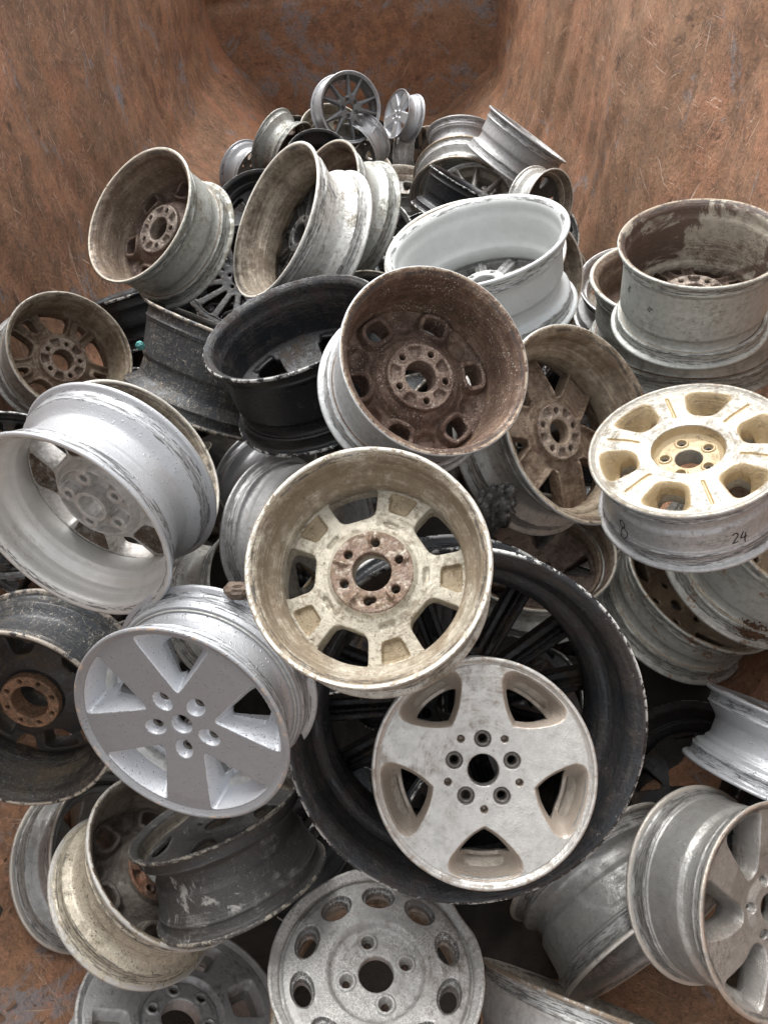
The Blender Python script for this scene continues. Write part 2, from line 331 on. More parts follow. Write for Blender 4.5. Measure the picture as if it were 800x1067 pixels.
def d_brown(x, y):          # six rounded windows with raised collars
    r, u, v = fold(x, y, 6, 0); zt = interp([(0, -.22), (.4, -.22), (.55, -.12), (.9, -.05)], r)
    zb = interp([(0, -.50), (.365, -.50), (.38, -.44), (.45, -.40), (.52, -.32), (.64, -.26), (.86, -.30)], r)
    c = (np.abs((u - .66)) ** 3 + np.abs(v * .85) ** 3) ** (1 / 3.) - .10; w = np.minimum(c, r - .17)
    zb = zb - .11 * sstep(.075, .035, c)
    r6, u6, v6 = fold(x, y, 6, 30); zb = zb + .05 * sstep(.0, .05, -(np.hypot(u6 - .66, v6 * .9) - .12))
    r5, u5, v5 = fold(x, y, 5, 18); w = np.minimum(w, circ(u5, v5, .275, .036))
    r7, u7, v7 = fold(x, y, 5, 54); pk = trap(r, u7, v7, .215, .335, .045, .085, .02)
    zb = zb + .05 * sstep(-.005, .02, -pk) - .015 * sstep(.065, .05, circ(u5, v5, .275, 0))
    return zt, zb, w, r < 0, (r < .37)
def d_slot(x, y):           # flat face, five bowl-shaped openings at the rim
    r, u, v = fold(x, y, 5, 0); zt = interp([(0, -.075), (.15, -.072), (.35, -.055), (.55, -.032), (.75, -.018), (.93, -.022), (.96, -.05), (1, -.05)], r)
    big = trap(r, u, v, .425, .925, .03, .50, .23)
    dr = .30 * sstep(-.004, .13, -big) ** .8; zt = zt - dr
    zb = interp([(0, -.24), (.34, -.24), (.45, -.17), (.6, -.20), (.93, -.40)], r) - .0
    w = np.maximum(trap(r, u, v, .48, .745, .07, .36, .14), big + .045); zb = np.minimum(zb, zt - .07)
    w = np.minimum(w, r - .137)
    r5, u5, v5 = fold(x, y, 5, 36); l = circ(u5, v5, .272, .078)
    zt = zt - .05 * sstep(0, .012, -l); w = np.minimum(w, circ(u5, v5, .272, .037))
    s = circ(u, v, .335, .034); zt = zt - .10 * sstep(0, .01, -s)
    vv = np.hypot(u - .825, v) - .022; first = (np.arctan2(y, x) > -.6) & (np.arctan2(y, x) < .6)
    w = np.where(first, np.minimum(w, vv), w)
    return zt, zb, w, (big < .004) | (s < .0), r < 0
def d_mesh(x, y):           # sixteen thin ribs
    r, u, v = fold(x, y, 14, 0); zt = interp([(0, -.15), (.3, -.15), (.9, -.06)], r)
    zb = interp([(0, -.42), (.24, -.42), (.3, -.28), (.92, -.17)], r)
    w = trap(r, u, v, .34, .865, .012, .12, .03); w = np.minimum(w, r - .13)
    r2, u2, v2 = fold(x, y, 14, 360 / 28); zb = zb - .05 * sstep(.03, .015, np.abs(v2)) * sstep(.25, .35, r) * sstep(.88, .8, r) + .03 * sstep(.012, .006, np.abs(v2)) * sstep(.4, .45, r) * sstep(.84, .8, r)
    r5, u5, v5 = fold(x, y, 5, 18); w = np.minimum(w, circ(u5, v5, .2, .025))
    return zt, zb, w, r < 0, r < .235
def d_five(x, y):           # broad flat five-spoke with bevelled triangular openings
    r, u, v = fold(x, y, 5, 0); zt = interp([(0, -.06), (.35, -.05), (.8, -.028), (.945, -.03), (.96, -.045), (1, -.045)], r)
    big = trap(r, u, v, .33, .915, .02, .39, .05); big = smax(big, (np.abs(v) - (u - .31) * .70) * .82, .03)
    zt = zt - np.clip(-big * 2.6, 0, .30)
    w = trap(r, u, v, .43, .72, .03, .20, .03); zb = interp([(0, -.17), (.33, -.17), (.9, -.42)], r); zb = np.minimum(zb, zt - .06)
    r5, u5, v5 = fold(x, y, 5, 36); l = np.hypot((u5 - .265) * .80, v5) - .082
    zt = zt - np.clip(-l * 2.2, 0, .075); w = np.minimum(w, circ(u5, v5, .285, .040)); c = r - .098; zt = zt - np.clip(-c * 3, 0, .05); w = np.minimum(w, r - .074)
    return zt, zb, w, (big < .002) | (l < 0) | (c < 0), r < 0
def d_ribpad(x, y):         # back of a silver wheel: five windows and five brown pockets with thin frames
    r, u, v = fold(x, y, 5, 0); zt = interp([(0, -.2), (.35, -.2), (.5, -.10), (.9, -.04)], r)
    zb = interp([(0, -.50), (.17, -.50), (.18, -.44), (.36, -.44), (.42, -.36), (.8, -.26), (.9, -.22)], r)
    w = trap(r, u, v, .46, .80, .15, .25, .05); w = np.minimum(w, r - .12)
    r5, u5, v5 = fold(x, y, 5, 36); p = trap(r5, u5, v5, .45, .79, .13, .205, .05); zb = zb + .12 * sstep(-.005, .03, -p)
    l = circ(u5, v5, .27, .075); zb = np.where(r > .165, zb + .09 * sstep(0, .03, l) * sstep(.36, .33, r), zb)
    w = np.minimum(w, circ(u5, v5, .27, .036))
    return zt, zb, w, r < 0, p < .0
def d_truck(x, y):          # heavy black wheel: raised eight-hole ring, five fat spokes
    r, u, v = fold(x, y, 6, 0); zt = interp([(0, -.15), (.4, -.15), (.9, -.05)], r)
    zb = interp([(0, -.56), (.30, -.56), (.31, -.44), (.42, -.40), (.6, -.32), (.9, -.30)], r)
    w = trap(r, u, v, .46, .74, .10, .20, .06); w = np.minimum(w, r - .185)
    r5, u5, v5 = fold(x, y, 6, 30); p = trap(r5, u5, v5, .60, .80, .06, .13, .05); zb = zb + .09 * sstep(0, .04, -p)
    r8, u8, v8 = fold(x, y, 8, 10); w = np.minimum(w, circ(u8, v8, .245, .024))
    return zt, zb, w, r < 0, (r < .306) | (p < 0)
def d_gold(x, y):           # six gold bowls, six grooves, dished hub
    r, u, v = fold(x, y, 6, 0); zt = interp([(0, -.19), (.30, -.19), (.345, -.15), (.362, -.045), (.6, -.02), (.93, -.03), (.955, -.05), (1, -.05)], r)
    big = trap(r, u, v, .50, .885, .14, .27, .10); zt = zt - .30 * sstep(-.01, .13, -big)
    w = trap(r, u, v, .50, .70, .09, .16, .07); w = np.maximum(w, .0 + big + .03); zb = interp([(0, -.40), (.36, -.40), (.5, -.30), (.9, -.44)], r); zb = np.minimum(zb, zt - .06)
    r6, u6, v6 = fold(x, y, 6, 30); gr = np.hypot(np.maximum(np.abs(u6 - .67) - .16, 0), v6) - .018; zt = zt - .022 * sstep(0, .012, -gr)
    r5, u5, v5 = fold(x, y, 5, 20); l = circ(u5, v5, .235, .062); zt = zt + .02 * sstep(.015, 0, l) - .05 * sstep(.012, .024, -l); w = np.minimum(w, circ(u5, v5, .235, .03)); w = np.minimum(w, r - .135)
    return zt, zb, w, (big < .004) | (gr < .004) | ((r < .362) & (r > .14)), r < 0
def d_tri(x, y):            # back of a seven-spoke with triangular openings
    r, u, v = fold(x, y, 6, 0); zt = interp([(0, -.32), (.35, -.30), (.5, -.24), (.9, -.13)], r)
    zb = interp([(0, -.46), (.29, -.46), (.30, -.40), (.36, -.37), (.5, -.34), (.85, -.25)], r)
    w = trap(r, u, v, .39, .83, .02, .27, .04); w = np.minimum(w, r - .125)
    zb = zb - .06 * sstep(.06, .02, w) * sstep(.36, .42, r)
    r5, u5, v5 = fold(x, y, 5, 10); r7, u7, v7 = fold(x, y, 5, 46); pk = trap(r, u7, v7, .17, .27, .035, .065, .02); zb = zb + .05 * sstep(-.005, .02, -pk)
    w = np.minimum(w, circ(u5, v5, .215, .032)); return zt, zb, w, r < 0, (r < .292) & (r > .15)
def d_wide(x, y):           # back of a wheel with five paired spokes
    r, u, v = fold(x, y, 5, 0); zt = interp([(0, -.2), (.35, -.2), (.9, -.05)], r)
    zb = interp([(0, -.48), (.37, -.48), (.385, -.42), (.5, -.34), (.85, -.24)], r)
    w = trap(r, u, v, .46, .85, .12, .30, .10); r5, u5, v5 = fold(x, y, 5, 36); w2 = trap(r, u5, v5, .55, .80, .035, .085, .05); w = np.minimum(w, w2)
    zb = zb - .05 * sstep(.07, .02, w) * sstep(.4, .5, r); w = np.minimum(w, r - .17)
    ra, ua, va = fold(x, y, 10, 18); pk = trap(r, ua, va, .28, .355, .045, .06, .02); pk = np.maximum(pk, -1)
    rl, ul, vl = fold(x, y, 5, 18); rl2, um, vm = fold(x, y, 5, 54); pk = trap(r, um, vm, .22, .35, .05, .09, .02); zb = zb + .08 * sstep(-.005, .02, -pk)
    w = np.minimum(w, circ(ul, vl, .275, .036)); return zt, zb, w, r < 0, r < .375
def d_ten(x, y):            # ten oval holes, dished four-bolt hub
    r, u, v = fold(x, y, 10, 0); zt = interp([(0, -.13), (.40, -.13), (.425, -.12), (.45, -.07), (.47, -.05), (.8, -.035), (.86, -.05), (.88, -.085), (.91, -.09), (.93, -.04), (1, -.04)], r)
    big = np.hypot((u - .70) * 1.5, v) - .168; w = big + .045; zt = zt - .05 * sstep(.0, .022, -big)
    zb = zt * 0 - .22; w = np.minimum(w, r - .165); zb = np.minimum(zb, zt - .05)
    r4, u4, v4 = fold(x, y, 4, 0); l = circ(u4, v4, .29, .085); zt = zt + .025 * sstep(.01, 0, l) - .07 * sstep(.02, .035, -l); w = np.minimum(w, circ(u4, v4, .29, .032))
    return zt, zb, w, (big < -.002), r < 0
def d_swirl(x, y):          # seven bulging spokes with leaf-shaped openings
    a = np.arctan2(y, x); r = np.hypot(x, y); tw = .30 * (r - .5); X = r * np.cos(a + tw); Y = r * np.sin(a + tw)
    r, u, v = fold(X, Y, 6, 0); zt = interp([(0, -.10), (.22, -.09), (.3, -.12), (.6, -.05), (.93, -.03), (1, -.035)], r)
    w = trap(r, u, v, .40, .875, .045, .225, .09); big = w - .055; zt = zt - .22 * sstep(0, .06, -big); zb = np.minimum(zt - .09, -.28); w = np.minimum(w, r - .13)
    r5, u5, v5 = fold(x, y, 5, 30); l = circ(u5, v5, .25, .05); zt = zt - .06 * sstep(0, .015, -l); w = np.minimum(w, circ(u5, v5, .25, .02))
    return zt, zb, w, r < 0, r < 0
def d_frame(x, y):          # windows with bevelled frames, six-bolt ring
    r, u, v = fold(x, y, 6, 0); zt = interp([(0, -.08), (.36, -.08), (.38, -.11), (.40, -.06), (.42, -.035), (.93, -.03), (.955, -.05), (1, -.05)], r)
    big = trap(r, u, v, .50, .84, .15, .24, .05); w = big + .075; zt = zt - .14 * sstep(0, .06, -big); zb = np.minimum(-.24, zt - .06); w = np.minimum(w, r - .185)
    r6, u6, v6 = fold(x, y, 6, 30); l = circ(u6, v6, .285, .06); zt = zt + .015 * sstep(.01, 0, l) - .05 * sstep(.015, .025, -l); w = np.minimum(w, circ(u6, v6, .285, .03))
    return zt, zb, w, big < -.04, r < 0
def d_y(x, y):              # dark five-Y spokes
    r, u, v = fold(x, y, 5, 0); zt = interp([(0, -.10), (.14, -.10), (.25, -.07), (.9, -.04), (1, -.04)], r) - 0
    w = trap(r, u, v, .33, .90, .05, .31, .06); r5, u5, v5 = fold(x, y, 5, 36); w2 = trap(r, u5, v5, .42, .90, .01, .20, .04); w = np.minimum(w, w2)
    sp = np.abs(w); zt = zt - .05 * sstep(.05, .0, w) * sstep(.25, .35, r); zb = zt - .10
    w = np.minimum(w, r - .12); l = circ(u, v, .235, .06); zt = zt - .07 * sstep(-.01, .02, -l); w = np.minimum(w, circ(u, v, .235, .025)); return zt, zb, w, r < 0, r < 0
def d_steel(x, y):          # pressed wheel with round holes
    r, u, v = fold(x, y, 5, 0); zt = interp([(0, -.12), (.25, -.12), (.35, -.06), (.5, -.06), (.62, -.12), (.86, -.20), (.93, -.22)], r); zb = zt - .05
    w = np.minimum(np.hypot(u - .66, v * .85) - .13, r - .17); zt = zt + .02 * sstep(.05, .01, w) * sstep(.3, .4, r)
    r5, u5, v5 = fold(x, y, 5, 36); w = np.minimum(w, circ(u5, v5, .26, .03)); return zt, zb, w, r < 0, r < .3
DES = dict(cream=d_cream, brown=d_brown, slot=d_slot, mesh=d_mesh, five=d_five, ribpad=d_ribpad, truck=d_truck, gold=d_gold, tri=d_tri, wide=d_wide, ten=d_ten,
           swirl=d_swirl, frame=d_frame, y=d_y, steel=d_steel)
_dc = {}
def disc_mesh(name, w_, style, N):
    key = (name, style, N)
    if key in _dc: return _dc[key]
    f = DES[name]; h = 2.0 / N; xs = np.arange(-1.0, 1.0 + h, h); zs = np.arange(-.68, .03, h)
    X, Y = np.meshgrid(xs, xs, indexing='ij'); zt, zb, w, pa, pd = f(X, Y)
    o, i = profile(max(w_, .80), style); op, ip = np.array(o), np.array(i)
    zo = np.linspace(-.68, .02, 60); ro = np.interp(-zo, -op[:, 1], op[:, 0]); ri = np.interp(-zo, -ip[:, 1], ip[:, 0]); mid = np.interp(zs, zo, (ro + ri) / 2)
    R_ = np.hypot(X, Y)
    Z = zs[None, None, :]
    D = smax(Z - zt[..., None], zb[..., None] - Z, .02)
    D = smax(D, np.maximum(-w, -1)[..., None], .016); D = np.maximum(D, R_[..., None] - mid[None, None, :])
    v, q = surface_net(D.astype(np.float32), (xs[0], xs[0], zs[0]), (h, h, h))
    zt2, zb2, w2, pa2, pd2 = f(v[:, 0], v[:, 1]); top = v[:, 2] > (zt2 + zb2) / 2
    m = mesh_np('spoke_disc', v, q, attrs={'paint': (pa2 & top) * 1.0 if name != 'cream' else (pa2 & ~top) * 1.0, 'pad': (pd2 & ~top) * 1.0})
    _dc[key] = m; return m

def part(name, mesh, mats, parent, label=None):
    o = bpy.data.objects.new(name, mesh)
    while len(mesh.materials) < len(mats): mesh.materials.append(mats[len(mesh.materials)])
    link(o, parent)
    for k, mt in enumerate(mats):
        o.material_slots[k].link = 'OBJECT'; o.material_slots[k].material = mt
    if label: o['label'] = label
    return o

def ray(px, py): return (CR @ Vector(((px - 400) / F, -(py - 533.5) / F, -1.0)))
def dirn(px, py, phi):
    r = ray(px, py).normalized(); d = CR @ Vector((math.cos(rad(phi)), -math.sin(rad(phi)), 0)); d = d - r * d.dot(r); return r, d.normalized()
CRI = CR.transposed()
def proj(p):
    q = CRI @ (p - cam.location); return 400 + F * q.x / -q.z, 533.5 - F * q.y / -q.z
def pose(cx, cy, a, b, phi, R):
    """the rim of radius R lies on the cone through its outline: of the two planes that cut that cone in a circle take the one whose barrel runs towards phi"""
    th = rad(phi + 90); b = max(b, 1.5); c = np.array([(cx - 400) / F, (cy - 533.5) / F]); u = np.array([math.cos(th), math.sin(th)]); v = np.array([-u[1], u[0]])
    Mq = np.outer(u, u) * (F / a) ** 2 + np.outer(v, v) * (F / b) ** 2; Q = np.zeros((3, 3)); Q[:2, :2] = Mq; Q[:2, 2] = Q[2, :2] = -Mq @ c; Q[2, 2] = c @ Mq @ c - 1
    lam, V = np.linalg.eigh(Q); l3, l2, l1 = lam; e3, e1 = V[:, 0], V[:, 2]; best = None
    for s_ in (-1, 1):
        n = math.sqrt((l1 - l2) / (l1 - l3)) * e1 * s_ + math.sqrt((l2 - l3) / (l1 - l3)) * e3
        if n @ np.array([c[0], c[1], 1]) < 0: n = -n
        k = np.linspace(0, 2 * np.pi, 48, endpoint=False); P = c[None] + (np.cos(k)[:, None] * u * a + np.sin(k)[:, None] * v * b) / F
        P = np.c_[P, np.ones(48)]; P = P / (P @ n)[:, None]; A = np.c_[2 * P, np.ones(48)]
        # centre: least squares sphere restricted to the plane
        e_a = np.cross(n, [.3, .5, .8]); e_a /= np.linalg.norm(e_a); e_b = np.cross(n, e_a); q = np.c_[P @ e_a, P @ e_b]
        sol = np.linalg.lstsq(np.c_[2 * q, np.ones(48)], (q ** 2).sum(1), rcond=None)[0]; rr = math.sqrt(sol[2] + sol[0] ** 2 + sol[1] ** 2)
        C = (sol[0] * e_a + sol[1] * e_b + n * 1.0) * R / rr; f = C + n * .1; g = f[:2] / f[2] - C[:2] / C[2]
        sc = g @ np.array([math.cos(rad(phi)), math.sin(rad(phi))])
        if best is None or sc > best[0]: best = (sc, C, n)
    _, C, n = best; w = lambda q: CR @ Vector((q[0], -q[1], -q[2]))
    return cam.location + w(C), w(n)
GROUP = 'scrap wheels heaped in the container'
WH = {}; WW = {}; DEBUG = False
def wheel(key, side, ell, R, W, design, mat, label, rot=0, style='a', N=150, dent=.0, seed=0, name='alloy_wheel', hw=True):
    """side 'F': outboard face towards the viewer; 'B': inboard side. ell = (cx, cy, a, b, phi)"""
    C, axis = pose(*ell, R); w = W / R
    z = -axis if side == 'F' else axis
    x = CR @ Vector((1, 0, 0)); x = (x - z * x.dot(z)).normalized(); y = z.cross(x)
    Rm = Matrix((x, y, z)).transposed() @ Matrix.Rotation(rad(-rot if side == 'F' else rot), 3, 'Z')
    org = C if side == 'F' else C + z * W
    if N >= 150 and dent == 0: dent, seed = .0028, sum(ord(q_) for q_ in key) * 7 % 97 + 30
    t = bpy.data.objects.new(name, None); t.empty_display_size = .05; link(t)
    t.matrix_world = Matrix.Translation(org) @ Rm.to_4x4() @ Matrix.Scale(R, 4)
    t['label'] = label; t['category'] = 'wheel'; t['group'] = GROUP
    mo, mi, mf = M[mat]
    part('rim', rim_mesh(w, style, seed if dent > 0 else 0, dent, 144 if N >= 150 else 96), [mo, mi, mf if design in ('slot', 'gold', 'five', 'ten', 'swirl', 'frame') and side == 'F' else (mo if side == 'F' else mi)], t)
    d = part('spoke_disc', disc_mesh(design, w, style, N), [mf], t)
    WH[key] = t; WW[key] = w
    return t

# ------------------------------------------------------------------ the setting: yard ground and the rusty container
def ground():
    g = NG('packed yard soil'); n = g.noise(g.co, 1.2, 8, .7); g.put(g.mix(n, (.10, .085, .07), (.20, .18, .155)), g.b.inputs['Base Color']); g.b.inputs['Roughness'].default_value = .95
    g.bump(g.noise(g.co, 9, 6, .7), .6, .05)
    m = mesh_np('ground', [(-150, -150, -.25), (150, -150, -.25), (150, 150, -.25), (-150, 150, -.25)], [(0, 1, 2, 3)], smooth=False); m.materials.append(g.m)
    o = link(bpy.data.objects.new('ground', m)); o['kind'] = 'structure'
ground()
def rust_mat(name, blue=.35, olive=.3, seed=0.0, red=.5, lines=1.0, tone=1.0):
    g = NG(name); P = g.vmath('ADD', g.co, (seed, seed * 2, seed)); q = g.sep(P)
    n1 = g.noise(P, 2.0, 9, .74, .3); n2 = g.noise(P, 9, 9, .78, .2); n3 = g.noise(P, 60, 5, .75)
    col = g.mix(g.step(n2, .32, .66), (.39, .205, .112), (.17, .098, .060))
    col = g.mix(g.math('MULTIPLY', g.step(n1, .48, .60), red), col, (.46, .215, .12))
    n4 = g.noise(g.vmath('ADD', P, (4, 4, 4)), 1.1, 5, .6); col = g.mix(g.math('MULTIPLY', g.step(n4, .44, .62), olive), col, (.29, .18, .105))
    bl = g.math('MULTIPLY', g.step(g.noise(g.vmath('ADD', P, (9, 2, 5)), 2.2, 9, .78, .8), .60 - .10 * blue, .66 - .10 * blue), g.step(n2, .36, .56))
    col = g.mix(g.math('MULTIPLY', bl, .8), col, (.25, .25, .265))
    # scrapes: long thin pale lines in several directions, denser in streaky fields
    acc = None
    w_ = g.math('ADD', q[1], g.math('MULTIPLY', q[0], .6))
    for k, (ro, sc_) in enumerate([(.35, 1.0), (-.75, 1.3), (1.25, .9), (.0, 1.6), (-1.35, 1.1), (.9, 2.0)]):
        c_, s_ = math.cos(ro), math.sin(ro); wob = g.math('MULTIPLY', g.noise(P, .5, 1), .35)
        u = g.math('ADD', g.math('MULTIPLY', w_, c_), g.math('MULTIPLY', q[2], s_)); v = g.math('ADD', g.math('SUBTRACT', g.math('MULTIPLY', q[2], c_), g.math('MULTIPLY', w_, s_)), wob)
        a = g.noise(g.comb(g.math('MULTIPLY', u, (2.0, 7.0, 3.5, 9.0, 2.5, 6.0)[k]), g.math('MULTIPLY', v, 75.0 * sc_), float(k) * 3.3 + seed), 1.0, 1, .4, .0)
        l = g.math('MULTIPLY', g.step(a, .675, .76), g.step(g.noise(g.vmath('ADD', P, (k * 5., 1, 3)), 1.9, 8, .82), .47, .60))
        acc = l if acc is None else g.math('MAXIMUM', acc, l)
    col = g.mix(g.math('MULTIPLY', acc, .9 * lines), col, (.60, .43, .33))
    # chips of bare pale metal and dark pits
    col = g.mix(g.math('MULTIPLY', g.step(n3, .50, .62), .45), col, (.085, .042, .026)); col = g.mix(g.math('MULTIPLY', g.step(g.noise(P, 34, 5, .8), .56, .64), .55), col, (.52, .25, .16))
    ch = g.step(g.noise(g.vmath('ADD', P, (2, 7, 1)), 30, 5, .75), .705, .73); col = g.mix(ch, col, (.55, .47, .41))
    pt = g.step(g.noise(g.vmath('ADD', P, (8, 3, 6)), 6, 9, .8), .57, .66); col = g.mix(g.math('MULTIPLY', pt, .7), col, (.055, .028, .020))
    if tone != 1: col = g.mix(1 - tone, col, (.05, .03, .02))
    g.put(col, g.b.inputs['Base Color']); g.put(g.math('ADD', .52, g.math('MULTIPLY', n2, .35)), g.b.inputs['Roughness']); g.b.inputs['Metallic'].default_value = .12
    h = g.math('ADD', g.math('MULTIPLY', n2, 1.0), g.math('MULTIPLY', n3, .35)); h = g.math('ADD', h, g.math('MULTIPLY', n1, 1.2)); h = g.math('SUBTRACT', h, g.math('MULTIPLY', acc, .25))
    g.bump(h, .75, .02); return g.m
def vnoise(x, y, sx, sy, seed):
    """smooth value noise on a grid, numpy"""
    rg = np.random.RandomState(seed); T = rg.rand(64, 64); u, v = x * sx + 20, y * sy + 20
    i, j = np.floor(u).astype(int), np.floor(v).astype(int); f, g_ = u - i, v - j; f = f * f * (3 - 2 * f); g_ = g_ * g_ * (3 - 2 * g_)
    t = lambda a, b: T[a % 64, b % 64]
    return (t(i, j) * (1 - f) + t(i + 1, j) * f) * (1 - g_) + (t(i, j + 1) * (1 - f) + t(i + 1, j + 1) * f) * g_ - .5
Y1, Y0, HW, FLOORW = 7.5, -1.3, 1.27, .66
cont = link(bpy.data.objects.new('scrap_container', None)); cont['label'] = 'big rusty brown open steel container that holds the whole wheel heap, scraped and dented'; cont['category'] = 'container'
def trough(side):
    ns, ny = 150, 260; s = np.linspace(0, 1, ns); ys = np.linspace(Y0, Y1, ny)
    fw = FLOORW if side < 0 else .80
    pth = [(0, 0), (fw, 0), (HW - .06, .52 if side < 0 else .42), (HW, .78), (HW + .03, 2.15)]
    p = np.array(pth); L = np.r_[0, np.cumsum(np.hypot(*np.diff(p, axis=0).T))]; t = s * L[-1]
    X, Z = np.interp(t, L, p[:, 0]), np.interp(t, L, p[:, 1])
    ker = np.ones(9) / 9; Xp = np.pad(X, 4, mode='edge'); Zp = np.pad(Z, 4, mode='edge'); X2, Z2 = np.convolve(Xp, ker, 'valid'), np.convolve(Zp, ker, 'valid')
    XX, YY = np.meshgrid(X2, ys, indexing='ij'); ZZ = np.meshgrid(Z2, ys, indexing='ij')[0]
    TT = np.meshgrid(t, ys, indexing='ij')[0]
    d = .10 * vnoise(TT, YY, .8, 1.1, 3 + side) + .045 * vnoise(TT + YY * .35, YY, .9, 2.6, 11 + side) + .014 * vnoise(TT + YY * .6, YY, 2.2, 7.0, 21 + side) + .012 * vnoise(TT, YY, 9, 12, 31 + side)
    cre = np.abs(vnoise(TT * .35 + YY, TT * .2, 1.6, 1.0, 41 + side)); d = d + .014 * np.exp(-(cre / .05) ** 2) - .012 * np.exp(-(np.abs(vnoise(TT * .5 - YY, YY, 1.3, .6, 47 + side)) / .03) ** 2)
    up = sstep(.45, 1.2, TT); d = d * up
    XX = (XX + d - .02) * side; ZZ = ZZ - .15 * d
    v = np.stack([XX, YY, ZZ], -1).reshape(-1, 3); a = np.arange(ns - 1)[:, None]; b = np.arange(ny - 1)[None]
    q = np.stack([a * ny + b, (a + 1) * ny + b, (a + 1) * ny + b + 1, a * ny + b + 1], -1).reshape(-1, 4)
    if side > 0: q = q[:, ::-1]
    m = mesh_np('side_wall', v, q); return m
for s_, mt in ((-1, rust_mat('rusty steel left', .5, .3, 0.0, .75)), (1, rust_mat('rusty steel right', .30, .45, 3.7, .6))):
    m = trough(s_); m.materials.append(mt); o = link(bpy.data.objects.new('side_wall', m), cont); o['label'] = 'left side wall, redder rust' if s_ < 0 else 'right side wall with vertical folds and scrapes'
    sm = o.modifiers.new('thick', 'SOLIDIFY'); sm.thickness = .03; sm.offset = -1 if s_ < 0 else -1
def end_wall():
    n = 90; xs = np.linspace(-HW - .15, HW + .15, n); zs = np.linspace(0.0, 2.15, 70); X, Z = np.meshgrid(xs, zs, indexing='ij')
    Y = Y1 - .05 + .06 * vnoise(X, Z, 1.3, 1.5, 50) + .02 * vnoise(X, Z, 5, 5, 51) + .05 * np.exp(-((Z - 1.02 - .12 * X) / .035) ** 2)
    v = np.stack([X, Y, Z], -1).reshape(-1, 3); a = np.arange(n - 1)[:, None]; b = np.arange(69)[None]
    q = np.stack([a * 70 + b, (a + 1) * 70 + b, (a + 1) * 70 + b + 1, a * 70 + b + 1], -1).reshape(-1, 4); m = mesh_np('end_wall', v, q)
    m.materials.append(rust_mat('rusty steel end with paint left', .75, .5, 8.1, .15, .5, .95)); o = link(bpy.data.objects.new('end_wall', m), cont)
    sm = o.modifiers.new('thick', 'SOLIDIFY'); sm.thickness = .03; sm.offset = -1
end_wall()
bm = bmesh.new()
for s_ in (-1, 1):
    r = bmesh.ops.create_cube(bm, size=1); bmesh.ops.scale(bm, verts=r['verts'], vec=(.11, Y1 - Y0 + .1, .11)); bmesh.ops.translate(bm, verts=r['verts'], vec=(s_ * (HW + .13), (Y1 + Y0) / 2, 2.19))
r = bmesh.ops.create_cube(bm, size=1); bmesh.ops.scale(bm, verts=r['verts'], vec=(2 * HW + .14, .11, .11)); bmesh.ops.translate(bm, verts=r['verts'], vec=(0, Y1 + .03, 2.19))
bmesh.ops.bevel(bm, geom=bm.edges[:], offset=.012, segments=2, affect='EDGES')
m = bpy.data.meshes.new('top_rail'); bm.to_mesh(m); m.materials.append(rust_mat('rusty rail', .5, .2, 5)); link(bpy.data.objects.new('top_rail', m), cont)

def debris():  # added black layer over the floor: darkness of the heap's gaps put into colour
    n = 170; xs = np.linspace(-.98, 1.20, n); ys = np.linspace(-.2, 5.9, 330); X, Y = np.meshgrid(xs, ys, indexing='ij')
    e = sstep(1.17, 1.0, X) * sstep(-.95, -.80, X - .22 * sstep(1.5, 1.0, Y)) * sstep(-.2, .0, Y) * sstep(5.9, 5.2, Y)
    e = e * (.45 + .55 * sstep(.5, 1.1, Y)); Z = -.03 + e * (.13 + .10 * vnoise(X, Y, 2.2, 2.2, 71) + .05 * vnoise(X, Y, 9, 9, 72) + .03 * vnoise(X, Y, 24, 24, 73)) + np.clip(np.abs(X) - np.where(X > 0, .76, .64), 0, 1) * 1.02
    v = np.stack([X, Y, Z], -1).reshape(-1, 3); a = np.arange(n - 1)[:, None]; b = np.arange(329)[None]
    q = np.stack([a * 330 + b, (a + 1) * 330 + b, (a + 1) * 330 + b + 1, a * 330 + b + 1], -1).reshape(-1, 4); m = mesh_np('black_underlay', v, q)
    g = NG('gap darkening black'); nn = g.noise(g.co, 14, 7, .75); g.put(g.mix(nn, (.010, .009, .008), (.05, .04, .032)), g.b.inputs['Base Color']); g.b.inputs['Roughness'].default_value = .75; g.bump(nn, .8, .02)
    m.materials.append(g.m); o = link(bpy.data.objects.new('black_underlay', m)); o['kind'] = 'stuff'; o['label'] = 'added black layer under the heap that darkens the gaps between the wheels'; o['category'] = 'underlay'
debris()

# ------------------------------------------------------------------ the wheels: ellipse of the visible rim (x, y, half length, half width, direction the barrel runs), radius, width
W = wheel
# --- foreground
W('A', 'B', (384, 592, 131, 126, 60), .195, .165, 'cream', 'cream', 'cream wheel seen from behind in the centre, five openings round a rusty six-hole hub', rot=-33, N=220, dent=.004, seed=1)
W('C', 'F', (505, 807, 123, 117.3, 160), 0.2, 0.17, 'slot', 'slot', 'silver wheel with five rounded openings lying inside the huge black rim', rot=18, N=250)
W('D', 'B', (486, 757, 190, 186, 250), .335, .27, 'mesh', 'black', 'huge glossy black rim with chipped edge, largest in the heap', rot=6, N=220, style='a')
W('E', 'F', (189, 754, 123, 86, -55), .20, .145, 'five', 'bright', 'clean silver wheel with five broad flat spokes wet with raindrops', rot=-17, N=240)
W('F', 'B', (70, 546, 126, 70, -52), .20, .17, 'ribpad', 'satin', 'large satin silver wheel at the left edge with brown dirt patches inside', rot=8, N=220, style='a')
W('B', 'B', (452, 376, 106, 92, 137), 0.195, 0.19, 'brown', 'brown', 'wheel with crusted dark brown inside and silver outside above the cream wheel', rot=-12, N=220, dent=.006, seed=4, style='d')
W('M1', 'F', (722, 469, 110, 69.5, 84), .20, .17, 'gold', 'gold', 'silver and gold wheel with 8 and 24 handwritten on its barrel', rot=0, N=240, style='b')
